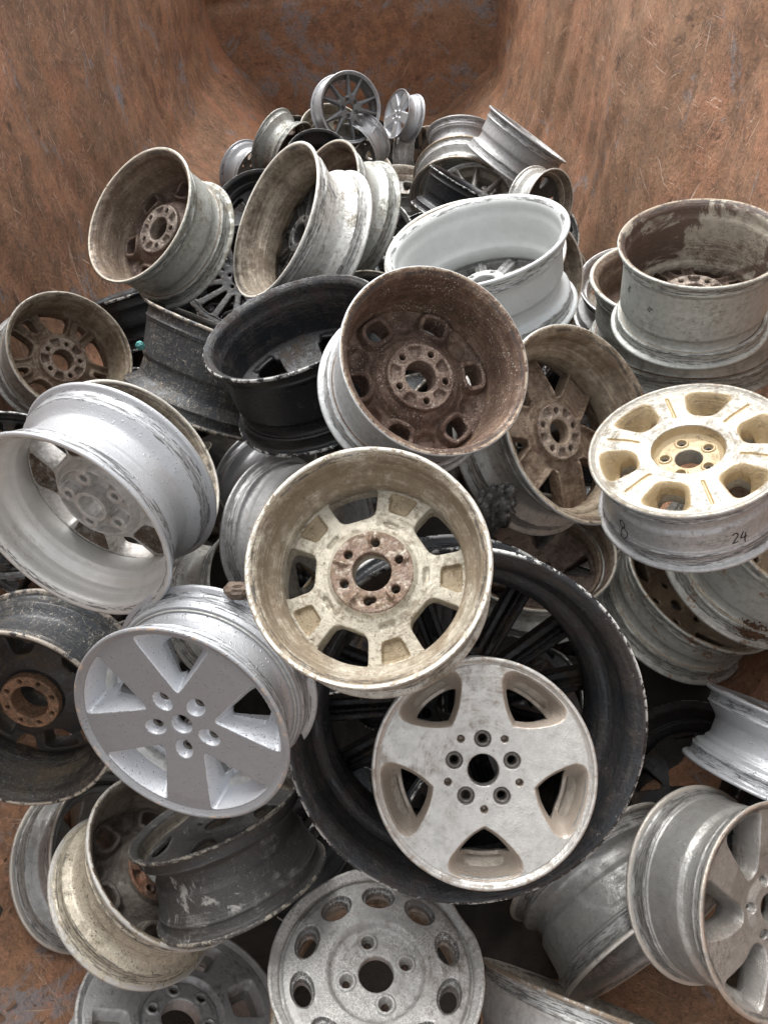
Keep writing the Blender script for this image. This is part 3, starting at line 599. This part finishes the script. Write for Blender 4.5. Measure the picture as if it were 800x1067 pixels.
W('M2', 'B', (603, 442, 108, 75, 161), 0.235, 0.185, 'tri', 'tan', 'tan dirty wheel seen from behind, between the dark brown and the gold one', rot=36, N=220, dent=.004, seed=6)
W('M4', 'B', (303, 341, 98, 45, 68), 0.235, 0.24, 'five', 'black', 'large gloss black wheel with its barrel tipped open, left of the brown crusted wheel', N=120, style='d')
W('M5', 'B', (227, 341, 82, 4, 112), 0.23, 0.28, 'five', 'mud', 'scratched dull black barrel lying on its side under the gloss black one', N=100, style='c')
W('M6', 'B', (72, 367, 72, 58, 130), .21, .18, 'wide', 'tan', 'tan brown wheel seen from behind leaning on the left container wall', rot=-30, N=200, style='d')
W('M7', 'B', (150, 299, 66, 3, 72), 0.245, 0.2, 'five', 'black', 'blue-black smooth barrel wedged under the tilted grey wheel by the left wall', N=100, style='d')
W('F2', 'B', (137, 487, 106, 76, 135), .235, .17, 'five', 'white', 'wheel just showing its pale rim behind the large satin silver one', N=100)
W('M10', 'B', (335, 562, 85, 55, 190), .22, .18, 'five', 'gold', 'grey barrel with black marked bead seat tucked behind the cream wheel', N=100, style='d')
W('M11', 'B', (300, 520, 62, 40, 200), .21, .18, 'five', 'satin', 'small-looking silver barrel between the black wheel and the grey barrel behind the cream wheel', N=100)
W('M12', 'B', (262, 625, 75, 42, 165), .20, .16, 'five', 'white', 'cream rim peeping out above the clean bright silver wheel', N=100)
W('G', 'B', (13, 749, 112, 86, -65), .225, .20, 'truck', 'mud', 'muddy black wheel at the left edge with a rusty eight-hole centre ring', rot=20, N=220, dent=.004, seed=9, style='a')
# --- bottom
W('N1', 'B', (118, 893, 92, 66, 180), .22, .15, 'five', 'steelgrey', 'silver brown rim at the lower left lying against the rusty floor', N=100)
W('N2', 'B', (177, 898, 100, 78, 143), .205, .16, 'brown', 'hubrust', 'bare metal wheel with rusty brown hub and a pitted white band, lower left', rot=10, N=200, dent=.004, seed=12, style='b')
W('N3', 'F', (222, 850, 98, 29, 64), .185, .175, 'steel', 'black2', 'sooty black barrel tilted below the clean bright silver wheel', rot=20, N=180, style='a', name='steel_wheel')
W('N4', 'F', (392, 1021, 117, 113, 165), 0.215, 0.17, 'ten', 'cast', 'crackled grey wheel with ten oval holes, its lip melted, at the bottom edge', rot=-17, N=240, dent=.02, seed=14)
W('N5', 'F', (186, 1066, 109, 102, 110), 0.235, 0.16, 'frame', 'dullface', 'dull grey wheel face with framed openings and bolt ring at the bottom edge left', rot=30, N=200)
W('N6', 'B', (292, 1008, 84, 66, 20), 0.195, 0.17, 'five', 'black', 'black wheel with chipped white rim half hidden beside the ten-hole wheel', N=120)
W('N7', 'B', (672, 986, 104, 18, 233), 0.24, 0.23, 'five', 'steelgrey', 'dark satin grey barrel lying under the lower right of the huge black rim', N=100, style='b')
W('N8', 'F', (808, 953, 118, 78, 180), .215, .215, 'swirl', 'steelgrey', 'bronze grey wheel standing on edge at the lower right corner, leaf-shaped openings', rot=0, N=220, style='b')
W('N9', 'B', (606, 1040, 112, 6, 112), .23, .2, 'five', 'cast', 'shiny bare barrel on its side at the bottom edge right of the ten-hole wheel', N=100, style='b')
W('N10', 'F', (834, 751, 105, 4, 112), .21, .185, 'five', 'bright', 'pale silver barrel on its side at the right edge with sharp flanges', N=110, style='c')
W('N11', 'B', (735, 607, 95, 55, 130), 0.25, 0.19, 'five', 'rustpatch', 'grey barrel with brown rust blotches right of the huge black rim', N=100, style='d')
W('N12', 'B', (842, 542, 114, 73, 130), 0.25, 0.27, 'five', 'rustpatch', 'bronze tinted barrel with brown rust flakes lying on it, under the gold wheel', N=100, style='d')
W('N13', 'B', (704, 800, 82, 66, 60), .22, .17, 'five', 'black', 'black rim deep in the gap between the huge black rim and the silver barrel', N=100)
W('N15', 'B', (560, 575, 84, 62, 100), 0.235, 0.17, 'five', 'grey', 'brown rim low in the gap below the tan dirty wheel', N=90)
# --- middle and far
W('T6', 'B', (145, 223.5, 76.6, 45, 28), .215, .19, 'brown', 'grey', 'tilted grey green wheel by the left wall, open barrel brown inside', rot=0, N=150, style='d', dent=.004, seed=21)
W('T7', 'B', (287, 228.5, 87, 34, 21), .235, .19, 'mesh', 'white', 'whitish wheel turned on edge with a paper sticker outside and dark spokes inside', N=140, style='a', dent=.003, seed=22)
W('T8', 'B', (334, 214, 73, 33, 20), .24, .19, 'five', 'grey', 'brownish grey wheel standing right behind the whitish one with the sticker', N=100, style='a')
W('T20', 'B', (497.5, 251, 99, 44, 75), .235, .22, 'mesh', 'primer', 'wide pale grey painted rim, open like a bowl, behind the dark brown wheel', N=130, style='b')
W('T19', 'B', (495, 266, 96, 60, 80), 0.27, 0.18, 'five', 'white', 'rim directly under the pale grey bowl-like one', N=90)
W('T21', 'B', (566, 287, 60, 42, 182), .215, .17, 'five', 'white', 'cream edged rim standing right of the pale grey bowl', N=90)
W('T22', 'B', (576, 305, 58, 40, 185), 0.24, 0.17, 'five', 'grey', 'outermost dull rim right of the pale grey bowl', N=90)
W('T23', 'B', (727, 292, 113, 46, 93), .275, .225, 'five', 'grey', 'lower of the two nested grey wheels on the right, the smaller sits in it', N=110, style='d', dent=.003, seed=25)
W('T24', 'B', (735, 253, 92, 47, 90), .188, .225, 'wide', 'rustbowl', 'upper nested wheel on the right, rusty brown bowl inside and scribbles outside', rot=15, N=150, style='d', dent=.004, seed=26)
W('T25', 'B', (662, 296, 60, 40, 95), .235, .18, 'five', 'gold', 'pale rim behind the left side of the two nested wheels', N=90)
W('T17', 'B', (550, 139, 50, 2, 127), 0.235, 0.2, 'five', 'gold', 'plain grey barrel balanced on its side at the top right of the heap', N=110, style='b')
W('T18', 'B', (572, 214, 40, 24, 195), .16, .12, 'five', 'white', 'brown bellied rim below the balanced grey barrel', N=90)
W('T1', 'F', (365, 111, 38.5, 31.5, 172), 0.187, 0.165, 'y', 'darkface', 'dark grey wheel with split spokes standing highest at the back of the heap', rot=30, N=150)
W('T2', 'B', (346, 134, 34, 27, 100), 0.191, 0.148, 'five', 'cream', 'cream rim right behind the dark split-spoke wheel', N=90)
W('T3', 'B', (306, 160, 36, 16, 205), 0.191, 0.165, 'five', 'grey', 'dirty grey ribbed barrel to the left of the dark split-spoke wheel', N=90, style='c')
W('T4', 'B', (270, 186, 34, 24, 195), 0.191, 0.157, 'five', 'satin', 'clean pale barrel near the left wall behind the tilted grey one', N=90)
W('T5', 'B', (263, 212, 44, 34, 60), 0.200, 0.148, 'five', 'black', 'black rim with tan edge between the tilted grey and the whitish wheel', N=90)
W('T9', 'B', (331, 160, 33, 27, 90), 0.165, 0.148, 'mesh', 'black', 'black spoked wheel just in front of the dark split-spoke one', N=110)
W('T9b', 'B', (383, 167, 28, 15, 118), 0.16, 0.12, 'five', 'cream', 'small cream bowl-like rim in front of the back row', N=90)
W('T10', 'B', (370, 155, 30, 17, -35), 0.16, 0.14, 'five', 'satin', 'small white barrel right of the dark split-spoke wheel', N=90)
W('T11', 'F', (440, 162, 30, 9, 180), 0.187, 0.157, 'five', 'white', 'upright white barrel in the middle of the back row', N=90, style='b')
W('T12', 'F', (413, 118, 27, 12, 14), 0.157, 0.131, 'five', 'bright', 'slim silver five-spoke wheel on edge at the far end of the heap', rot=0, N=130)
W('T13', 'F', (480, 166, 38, 20, -88), 0.24, 0.17, 'five', 'gold', 'shiny barrel leaning in the back row left of the balanced one', N=90)
W('T14', 'B', (478, 207, 52, 44, -85), 0.27, 0.18, 'five', 'cast', 'greyish wheel lying over a spoked one behind the pale grey bowl', N=90)
W('T15', 'F', (493, 208, 44, 40, 80), 0.215, 0.15, 'y', 'slot', 'spoked silver wheel half hidden behind the pale grey bowl', rot=10, N=130)
W('T16', 'B', (484, 191, 42, 3, 120), 0.17, 0.17, 'five', 'black', 'small blue-black barrel in front of the spoked silver wheel', N=90)
W('T28', 'B', (420, 186, 34, 15, 95), .19, .15, 'five', 'cast', 'bare metal rim lying low in the middle of the back row', N=90)
W('T29', 'F', (300, 196, 34, 20, 160), .19, .15, 'five', 'satin', 'pale barrel in the dip behind the whitish wheel with the sticker', N=90)
W('T30', 'B', (446, 176, 26, 18, 60), .19, .15, 'five', 'white', 'small pale rim beside the upright white barrel in the back row', N=90)
W('T32', 'F', (398, 150, 27, 13, 165), .17, .14, 'five', 'white', 'pale barrel leaning against the slim five-spoke wheel at the far end', N=90)
W('T27', 'B', (458, 140, 24, 9, 100), 0.174, 0.139, 'five', 'cream', 'tan rim at the far end against the container floor', N=90)

# --- the lower layers of the heap, glimpsed through the gaps
OUT = [(0, 330), (90, 300), (105, 200), (215, 190), (225, 160), (310, 120), (330, 85), (440, 110), (500, 125), (590, 190), (610, 270), (660, 225), (800, 230), (800, 1067), (240, 1067), (110, 1020), (60, 960), (35, 860), (0, 850)]
def inside(px, py):
    c = False; n = len(OUT)
    for i in range(n):
        (x1, y1), (x2, y2) = OUT[i], OUT[i - 1]
        if (y1 > py) != (y2 > py) and px < (x2 - x1) * (py - y1) / (y2 - y1) + x1: c = not c
    return c
bpy.context.view_layer.update()
from mathutils.bvhtree import BVHTree
def proxy(mw, w, k=.97):
    n = 24; v = []; f = []
    for z in (0, -w / 2, -w): v += [mw @ Vector((k * (.88 if z == -w / 2 else 1) * math.cos(6.2832 * i / n), k * (.88 if z == -w / 2 else 1) * math.sin(6.2832 * i / n), z)) for i in range(n)]
    for q in range(2): f += [(q * n + i, q * n + (i + 1) % n, (q + 1) * n + (i + 1) % n, (q + 1) * n + i) for i in range(n)]
    v += [mw @ Vector((.85 * math.cos(6.2832 * i / n), .85 * math.sin(6.2832 * i / n), -.16)) for i in range(n)]; f.append(tuple(range(3 * n, 4 * n)))
    return BVHTree.FromPolygons(v, f)
mains = []
for k, t in WH.items():
    mw = t.matrix_world; c = mw @ Vector((0, 0, -.42)); R = t.scale[0]; mains.append((c, R, proj(c), -(CRI @ (c - cam.location)).z, proxy(mw, WW[k]), k))
if DEBUG:
    for n_, t in WH.items():
        if len(t['label'].split()) > 15: print('LONG', n_, t['label'])
    for a in range(len(mains)):
        for b in range(a):
            n = len(mains[a][4].overlap(mains[b][4]))
            if n: print('HIT', mains[a][5], mains[b][5], n)
    for m_ in mains: print('POS', m_[5], [round(q, 2) for q in m_[0]], round(m_[3], 2))
rg = random.Random(11); placed = []
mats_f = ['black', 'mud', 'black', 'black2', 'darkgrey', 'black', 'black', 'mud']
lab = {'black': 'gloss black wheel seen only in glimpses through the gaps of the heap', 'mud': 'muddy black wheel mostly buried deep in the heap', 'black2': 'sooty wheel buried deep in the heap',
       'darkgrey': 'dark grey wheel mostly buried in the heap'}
cand = [(rg.uniform(-1, 1), rg.uniform(-.3, 5.6), rg.uniform(.2, 1.5)) for _ in range(5000)]
cand.sort(key=lambda c: -c[2] + rg.uniform(-.2, .2))
for (x, y, z) in cand:
    R = rg.uniform(.19, .225); c = Vector((x, y, z))
    if abs(c.x) > .75 and c.z < .45 or abs(c.x) > .98: continue
    dep = -(CRI @ (c - cam.location)).z
    if dep < 1.3: continue
    px, py = proj(c); rp = R * 1.05 * F / dep
    if px < -60 or px > 860 or py > 1130: continue
    if not all(inside(min(max(px + rp * math.cos(q), 2), 797), min(py + rp * math.sin(q), 1065)) for q in (0, .785, 1.57, 2.36, 3.14, 3.93, 4.71, 5.5)): continue
    ax = Vector((rg.uniform(-1, 1), rg.uniform(-1, .6), rg.uniform(.2, 1.4))).normalized()
    mw = Matrix.Translation(c + ax * R * .4) @ ax.to_track_quat('Z', 'Y').to_matrix().to_4x4() @ Matrix.Scale(R, 4)
    px_, ok = proxy(mw, .84, 1.0), True
    for (mc, mr, mp, md, mb, mk) in mains:
        if math.hypot(mp[0] - px, mp[1] - py) < (mr * F / md + rp) * .75 and md + .02 > dep: ok = False; break
        if (mc - c).length < (mr + R) * 1.2 and ((mc - c).length < .16 or mb.overlap(px_)): ok = False; break
    if not ok or any((p - c).length < .17 or ((p - c).length < .6 and pb.overlap(px_)) for p, pb in placed): continue
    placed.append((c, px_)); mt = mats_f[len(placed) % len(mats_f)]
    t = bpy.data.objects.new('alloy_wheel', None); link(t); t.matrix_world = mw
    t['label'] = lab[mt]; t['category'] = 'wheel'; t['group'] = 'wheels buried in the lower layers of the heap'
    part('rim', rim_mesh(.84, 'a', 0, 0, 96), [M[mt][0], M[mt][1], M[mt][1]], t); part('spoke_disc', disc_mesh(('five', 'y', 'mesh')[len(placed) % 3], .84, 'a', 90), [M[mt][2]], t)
if DEBUG: print('fillers', len(placed))

# ------------------------------------------------------------------ small things and details on the near wheels
def pmat(name, col, rough=.5, metal=0.0, var=None, sc=20):
    g = NG(name); nn = g.noise(g.co, sc, 6, .7); g.put(g.mix(g.step(nn, .3, .7), col, var or tuple(c * .5 for c in col)), g.b.inputs['Base Color'])
    g.b.inputs['Roughness'].default_value = rough; g.b.inputs['Metallic'].default_value = metal; g.bump(nn, .5, .004); return g.m
def lathe(name, prof, mat, parent, loc=(0, 0, 0), seg=32):
    k = len(prof); v = [(loc[0] + r * math.cos(6.28318 * i / seg), loc[1] + r * math.sin(6.28318 * i / seg), loc[2] + z) for i in range(seg) for r, z in prof]
    q = [(i * k + j, ((i + 1) % seg) * k + j, ((i + 1) % seg) * k + j + 1, i * k + j + 1) for i in range(seg) for j in range(k - 1)]
    m = mesh_np(name, v, q); m.materials.append(mat); return link(bpy.data.objects.new(name, m), parent)
steel = pmat('worn steel insert', (.16, .145, .13), .4, .6); dull = pmat('dull cast', (.3, .3, .29), .5, .4)
disc_of = {k: [c for c in t.children if c.name.startswith('spoke_disc')][0] for k, t in WH.items()}
rim_of = {k: [c for c in t.children if c.name.startswith('rim')][0] for k, t in WH.items()}
def seats(key, n, rc, z, rr, rot, mat):
    for i in range(n):
        a = rad(rot + 360 / n * i); lathe('lug_seat', [(rr * .48, z - .09), (rr * .50, z - .02), (rr * .62, z + .004), (rr * .95, z + .006), (rr, z - .004), (rr, z - .06)], mat, disc_of[key], (rc * math.cos(a), rc * math.sin(a), 0), 24)
seats('E', 5, .285, -.125, .052, 36, steel); seats('C', 5, .272, -.092, .074, 36, steel); seats('N4', 4, .29, -.175, .058, 0, steel); seats('M1', 5, .235, -.215, .052, 20, steel); seats('N5', 6, .285, -.10, .05, 30, steel)
def stem(key, ang, r, z, tilt=.5):
    a = rad(ang); t = WH[key]
    o = lathe('valve_stem', [(.001, .07), (.016, .07), (.017, .045), (.012, .04), (.012, .0), (.022, -.005), (.022, -.02)], pmat('black rubber ' + key, (.02, .02, .02), .5), t, (0, 0, 0), 16)
    o.matrix_local = Matrix.Translation((r * math.cos(a), r * math.sin(a), z)) @ Matrix.Rotation(a, 4, 'Z') @ Matrix.Rotation(-tilt, 4, 'Y')
stem('N8', 150, .84, -.16)
STY = {'A': 'a', 'M1': 'b', 'T24': 'd', 'N11': 'd', 'T7': 'a', 'N3': 'a', 'T16': 'a'}
def outr(key, z):
    o, _ = profile(WW[key], STY[key]); o = np.array(o); return float(np.interp(-z, -o[:, 1], o[:, 0]))
def on_barrel(key, px, py):
    mw = WH[key].matrix_world; best = None
    for i in range(240):
        a = i * 6.28318 / 240
        for j in range(30):
            z = -WW[key] * (.15 + .7 * j / 29); r = outr(key, z); p = mw @ Vector((r * math.cos(a), r * math.sin(a), z)); nrm = (mw.to_3x3() @ Vector((math.cos(a), math.sin(a), 0)))
            if nrm.dot(cam.location - p) < 0: continue
            q = proj(p); d = math.hypot(q[0] - px, q[1] - py)
            if best is None or d < best[0]: best = (d, a, z)
    return best[1], best[2]
def strokes(name, key, px, py, lines, size, mat, wd=.006, spin=0.0, parent=None, lift=.004):
    """pen strokes wrapped round the barrel; size in lip radii"""
    a0, z0 = on_barrel(key, px, py); mw = WH[key].matrix_world
    f = lambda a, z: (lambda r: mw @ Vector((r * math.cos(a), r * math.sin(a), z)))(outr(key, z) + .002)
    p0 = Vector(proj(f(a0, z0))); pr = Vector(proj(f(a0 + .02, z0))); pu = Vector(proj(f(a0, z0 + .02)))
    sa = 1 if (pr - p0).x > 0 else -1; sz = 1 if (pu - p0).y < 0 else -1
    V, Q = [], []
    for ln in lines:
        pts = []
        for i in range(len(ln) - 1):
            for k in range(5): t = k / 5; pts.append(((ln[i][0] * (1 - t) + ln[i + 1][0] * t), (ln[i][1] * (1 - t) + ln[i + 1][1] * t)))
        pts.append(ln[-1]); base = len(V)
        for i, (x, y) in enumerate(pts):
            x1, y1 = pts[min(i + 1, len(pts) - 1)]; xm, ym = pts[max(i - 1, 0)]; dx, dy = x1 - xm, y1 - ym; L = math.hypot(dx, dy) or 1; nx, ny = -dy / L * wd / size / 2, dx / L * wd / size / 2
            for sg in (-1, 1):
                X, Y = x + nx * sg, y + ny * sg; X, Y = X * math.cos(spin) - Y * math.sin(spin), X * math.sin(spin) + Y * math.cos(spin)
                z = z0 + sz * Y * size; a = a0 + sa * X * size / .9; r = outr(key, z) + lift; V.append((r * math.cos(a), r * math.sin(a), z))
            if i: Q.append((base + 2 * i - 2, base + 2 * i, base + 2 * i + 1, base + 2 * i - 1))
    m = mesh_np(name, V, Q); m.materials.append(mat); return link(bpy.data.objects.new(name, m), parent or rim_of[key])
ink = pmat('black marker ink', (.012, .012, .014), .5); ink2 = pmat('worn blue marker ink', (.07, .08, .12), .6)
circ_ = lambda cx, cy, rx, ry, n=14, a0=0, a1=360: [(cx + rx * math.cos(rad(a0 + (a1 - a0) * i / n)), cy + ry * math.sin(rad(a0 + (a1 - a0) * i / n))) for i in range(n + 1)]
EIGHT = [circ_(0, .5, .30, .42), circ_(.06, -.45, .40, .50)]
TWO = [circ_(-.5, .35, .28, .32, 8, 160, -40) + [(-.75, -.6), (-.15, -.5)]]
FOUR = [[(.35, .6), (.05, -.2), (.75, -.15)], [(.6, .35), (.5, -.8)]]
strokes('handwritten_number', 'M1', 650, 551, EIGHT, .115, ink, .012, .25); strokes('handwritten_number', 'M1', 770, 560, TWO + FOUR, .10, ink, .012, -.1)
strokes('handwritten_number', 'T24', 656, 300, [[(-1.2, .5), (-1.2, -.5)]] + [circ_(-.4, .25, .22, .25), circ_(-.4, -.28, .26, .26)] + [[(.4, .5), (.1, -.1), (.7, -.1)], [(.55, .3), (.5, -.5)]], .06, ink, .009, 1.35)
strokes('handwritten_letters', 'T24', 676, 322, [[(-.6, .5), (-.35, -.5), (-.1, .5)], [(.25, .5), (.25, -.5)], [(.7, .5), (.25, 0), (.75, -.5)]], .055, ink, .009, 1.0)
THREE = lambda o: circ_(o, .25, .25, .25, 8, 150, -80) + circ_(o, -.27, .28, .27, 8, 80, -150)
strokes('handwritten_number', 'N11', 645, 607, [THREE(-.4), THREE(.4)], .045, ink2, .009, -.5)
white = pmat('dirty white paper', (.62, .62, .60), .7, 0, (.45, .44, .40)); grey = pmat('printed grey', (.33, .35, .40), .7)
strokes('paper_sticker', 'T7', 346, 199, [[(-.5, -1.2), (-.5, 1.2)], [(.5, -1.2), (.5, 1.2)], [(-.5, 1.2), (.5, 1.2)], [(-.5, -1.2), (.5, -1.2)]], .10, white, .024, .30)
strokes('barcode', 'T7', 346, 199, [[(-.25 + .16 * i, -.95), (-.25 + .16 * i, .95)] for i in range(4)], .10, grey, .007, .30)

def chunk(name, px, py, dep, size, mat, label, cat, seed=0, rough=.35, sub=4, rot=(0, 0, 0), sharp=False, group=None):
    bm = bmesh.new(); bmesh.ops.create_icosphere(bm, subdivisions=sub, radius=1.0); rgs = np.random.RandomState(seed); ph = rgs.rand(24, 3) * 6.28; fr = rgs.randn(24, 3) * 2.2
    for v in bm.verts:
        p = np.array(v.co); d = sum((abs(math.sin(fr[i] @ p * (1 + i * .22) + ph[i][0])) - .6) / (1 + i * .30) for i in range(24)); v.co *= 1 + rough * .35 * d
        v.co.x *= size[0]; v.co.y *= size[1]; v.co.z *= size[2]
    m = bpy.data.meshes.new(name); bm.to_mesh(m); m.materials.append(mat)
    for p in m.polygons: p.use_smooth = not sharp
    o = link(bpy.data.objects.new(name, m)); o.location = cam.location + ray(px, py) * dep; o.rotation_euler = rot
    o['label'] = label; o['category'] = cat; return o
chunk('rock', 247, 616, WH['E'].matrix_world.translation.length and 1.335, (.030, .022, .016), pmat('brown flat stone', (.13, .095, .07), .8), 'brown flat stone wedged between the clean silver and the cream wheel', 'stone', 5, .3, 3, (.5, .7, 2.2), True)
cst = chunk('broken_casting', 511, 533, 1.72, (.036, .042, .085), pmat('grey cracked casting', (.17, .17, .16), .45, .4, (.03, .03, .028), 70), 'broken lumpy grey metal casting between the cream and the tan wheel', 'scrap metal', 9, .5, 5, (.3, .2, .5))
for i, (dx, dy, dz) in enumerate([(.045, -.05, .05), (.05, -.05, -.03), (-.01, -.07, .07)]):
    b = lathe('bolt_boss', [(.006, .0), (.006, .03), (.013, .032), (.016, .02), (.018, -.03)], steel, cst, (0, 0, 0), 16); b.scale = (.4, .4, .4); b.location = (dx * .5, dy * .5, dz * .6); b.rotation_euler = (1.2, .3 * i, .4)
chunk('glove_scrap', 146, 360, 2.22, (.011, .008, .012), pmat('turquoise rubber', (.10, .36, .34), .5), 'small crumpled turquoise scrap beside the scratched black barrel', 'rubbish', 3, .6, 4)
def flakes(name, key, px, py, n, spread, label):
    """loose rust flakes lying on a barrel"""
    a0, z0 = on_barrel(key, px, py); rgs = np.random.RandomState(n); V, Q = [], []
    for _ in range(n):
        a = a0 + rgs.randn() * spread; z = z0 + rgs.randn() * spread * .55; r = .90 if key not in STY else outr(key, z); r += .004 + abs(rgs.randn()) * .008; s1 = .004 + rgs.rand() * .010
        c = np.array([r * math.cos(a), r * math.sin(a), z]); u = rgs.randn(3); u /= np.linalg.norm(u); w = np.cross(u, rgs.randn(3)); w /= np.linalg.norm(w); t = np.cross(u, w); b = len(V)
        for (i, j, k) in ((-1, -1, -.4), (1, -.8, -.4), (.9, 1, -.4), (-.8, .9, -.4), (-.9, -1, .4), (1, -1, .4), (.8, .9, .4), (-1, 1, .4)): V.append(c + s1 * (i * u + j * w * .7 + k * t * .5))
        Q += [(b, b + 3, b + 2, b + 1), (b + 4, b + 5, b + 6, b + 7), (b, b + 1, b + 5, b + 4), (b + 1, b + 2, b + 6, b + 5), (b + 2, b + 3, b + 7, b + 6), (b + 3, b, b + 4, b + 7)]
    m = mesh_np(name, V, Q, smooth=False); m.materials.append(pmat('rust flakes', (.15, .075, .035), .9, 0, (.06, .03, .018), 60)); o = link(bpy.data.objects.new(name, m)); o.matrix_world = WH[key].matrix_world.copy()
    o['label'] = label; o['kind'] = 'stuff'; o['category'] = 'rust flakes'
STY['N12'] = 'd'
flakes('rust_flakes', 'N12', 783, 664, 420, .085, 'brown rust flakes lying on the bronze tinted barrel')

def bits():
    """small scale, nuts and broken bits lying on the container floor beside the heap"""
    rgs = np.random.RandomState(4); V, Q = [], []
    for _ in range(240):
        x = -1.02 + rgs.rand() * .45; y = .35 + rgs.rand() * .9; z = .012 + max(0, (-x - FLOORW) * .95) + .01; s1 = .003 + rgs.rand() ** 3 * .016; c = np.array([x, y, z])
        u = rgs.randn(3); u /= np.linalg.norm(u); w = np.cross(u, rgs.randn(3)); w /= np.linalg.norm(w); t = np.cross(u, w); b = len(V)
        for (i, j, k) in ((-1, -1, -.4), (1, -.8, -.4), (.9, 1, -.4), (-.8, .9, -.4), (-.9, -1, .4), (1, -1, .4), (.8, .9, .4), (-1, 1, .4)): V.append(c + s1 * (i * u + j * w * .6 + k * t * .5))
        Q += [(b, b + 3, b + 2, b + 1), (b + 4, b + 5, b + 6, b + 7), (b, b + 1, b + 5, b + 4), (b + 1, b + 2, b + 6, b + 5), (b + 2, b + 3, b + 7, b + 6), (b + 3, b, b + 4, b + 7)]
    m = mesh_np('scrap_bits', V, Q, smooth=False); m.materials.append(pmat('rust scale bits', (.28, .17, .10), .85, .1, (.10, .06, .045), 12)); o = link(bpy.data.objects.new('scrap_bits', m)); o['kind'] = 'stuff'
    o['label'] = 'small rust scale and broken bits on the rusty floor at the lower left'; o['category'] = 'debris'
bits()
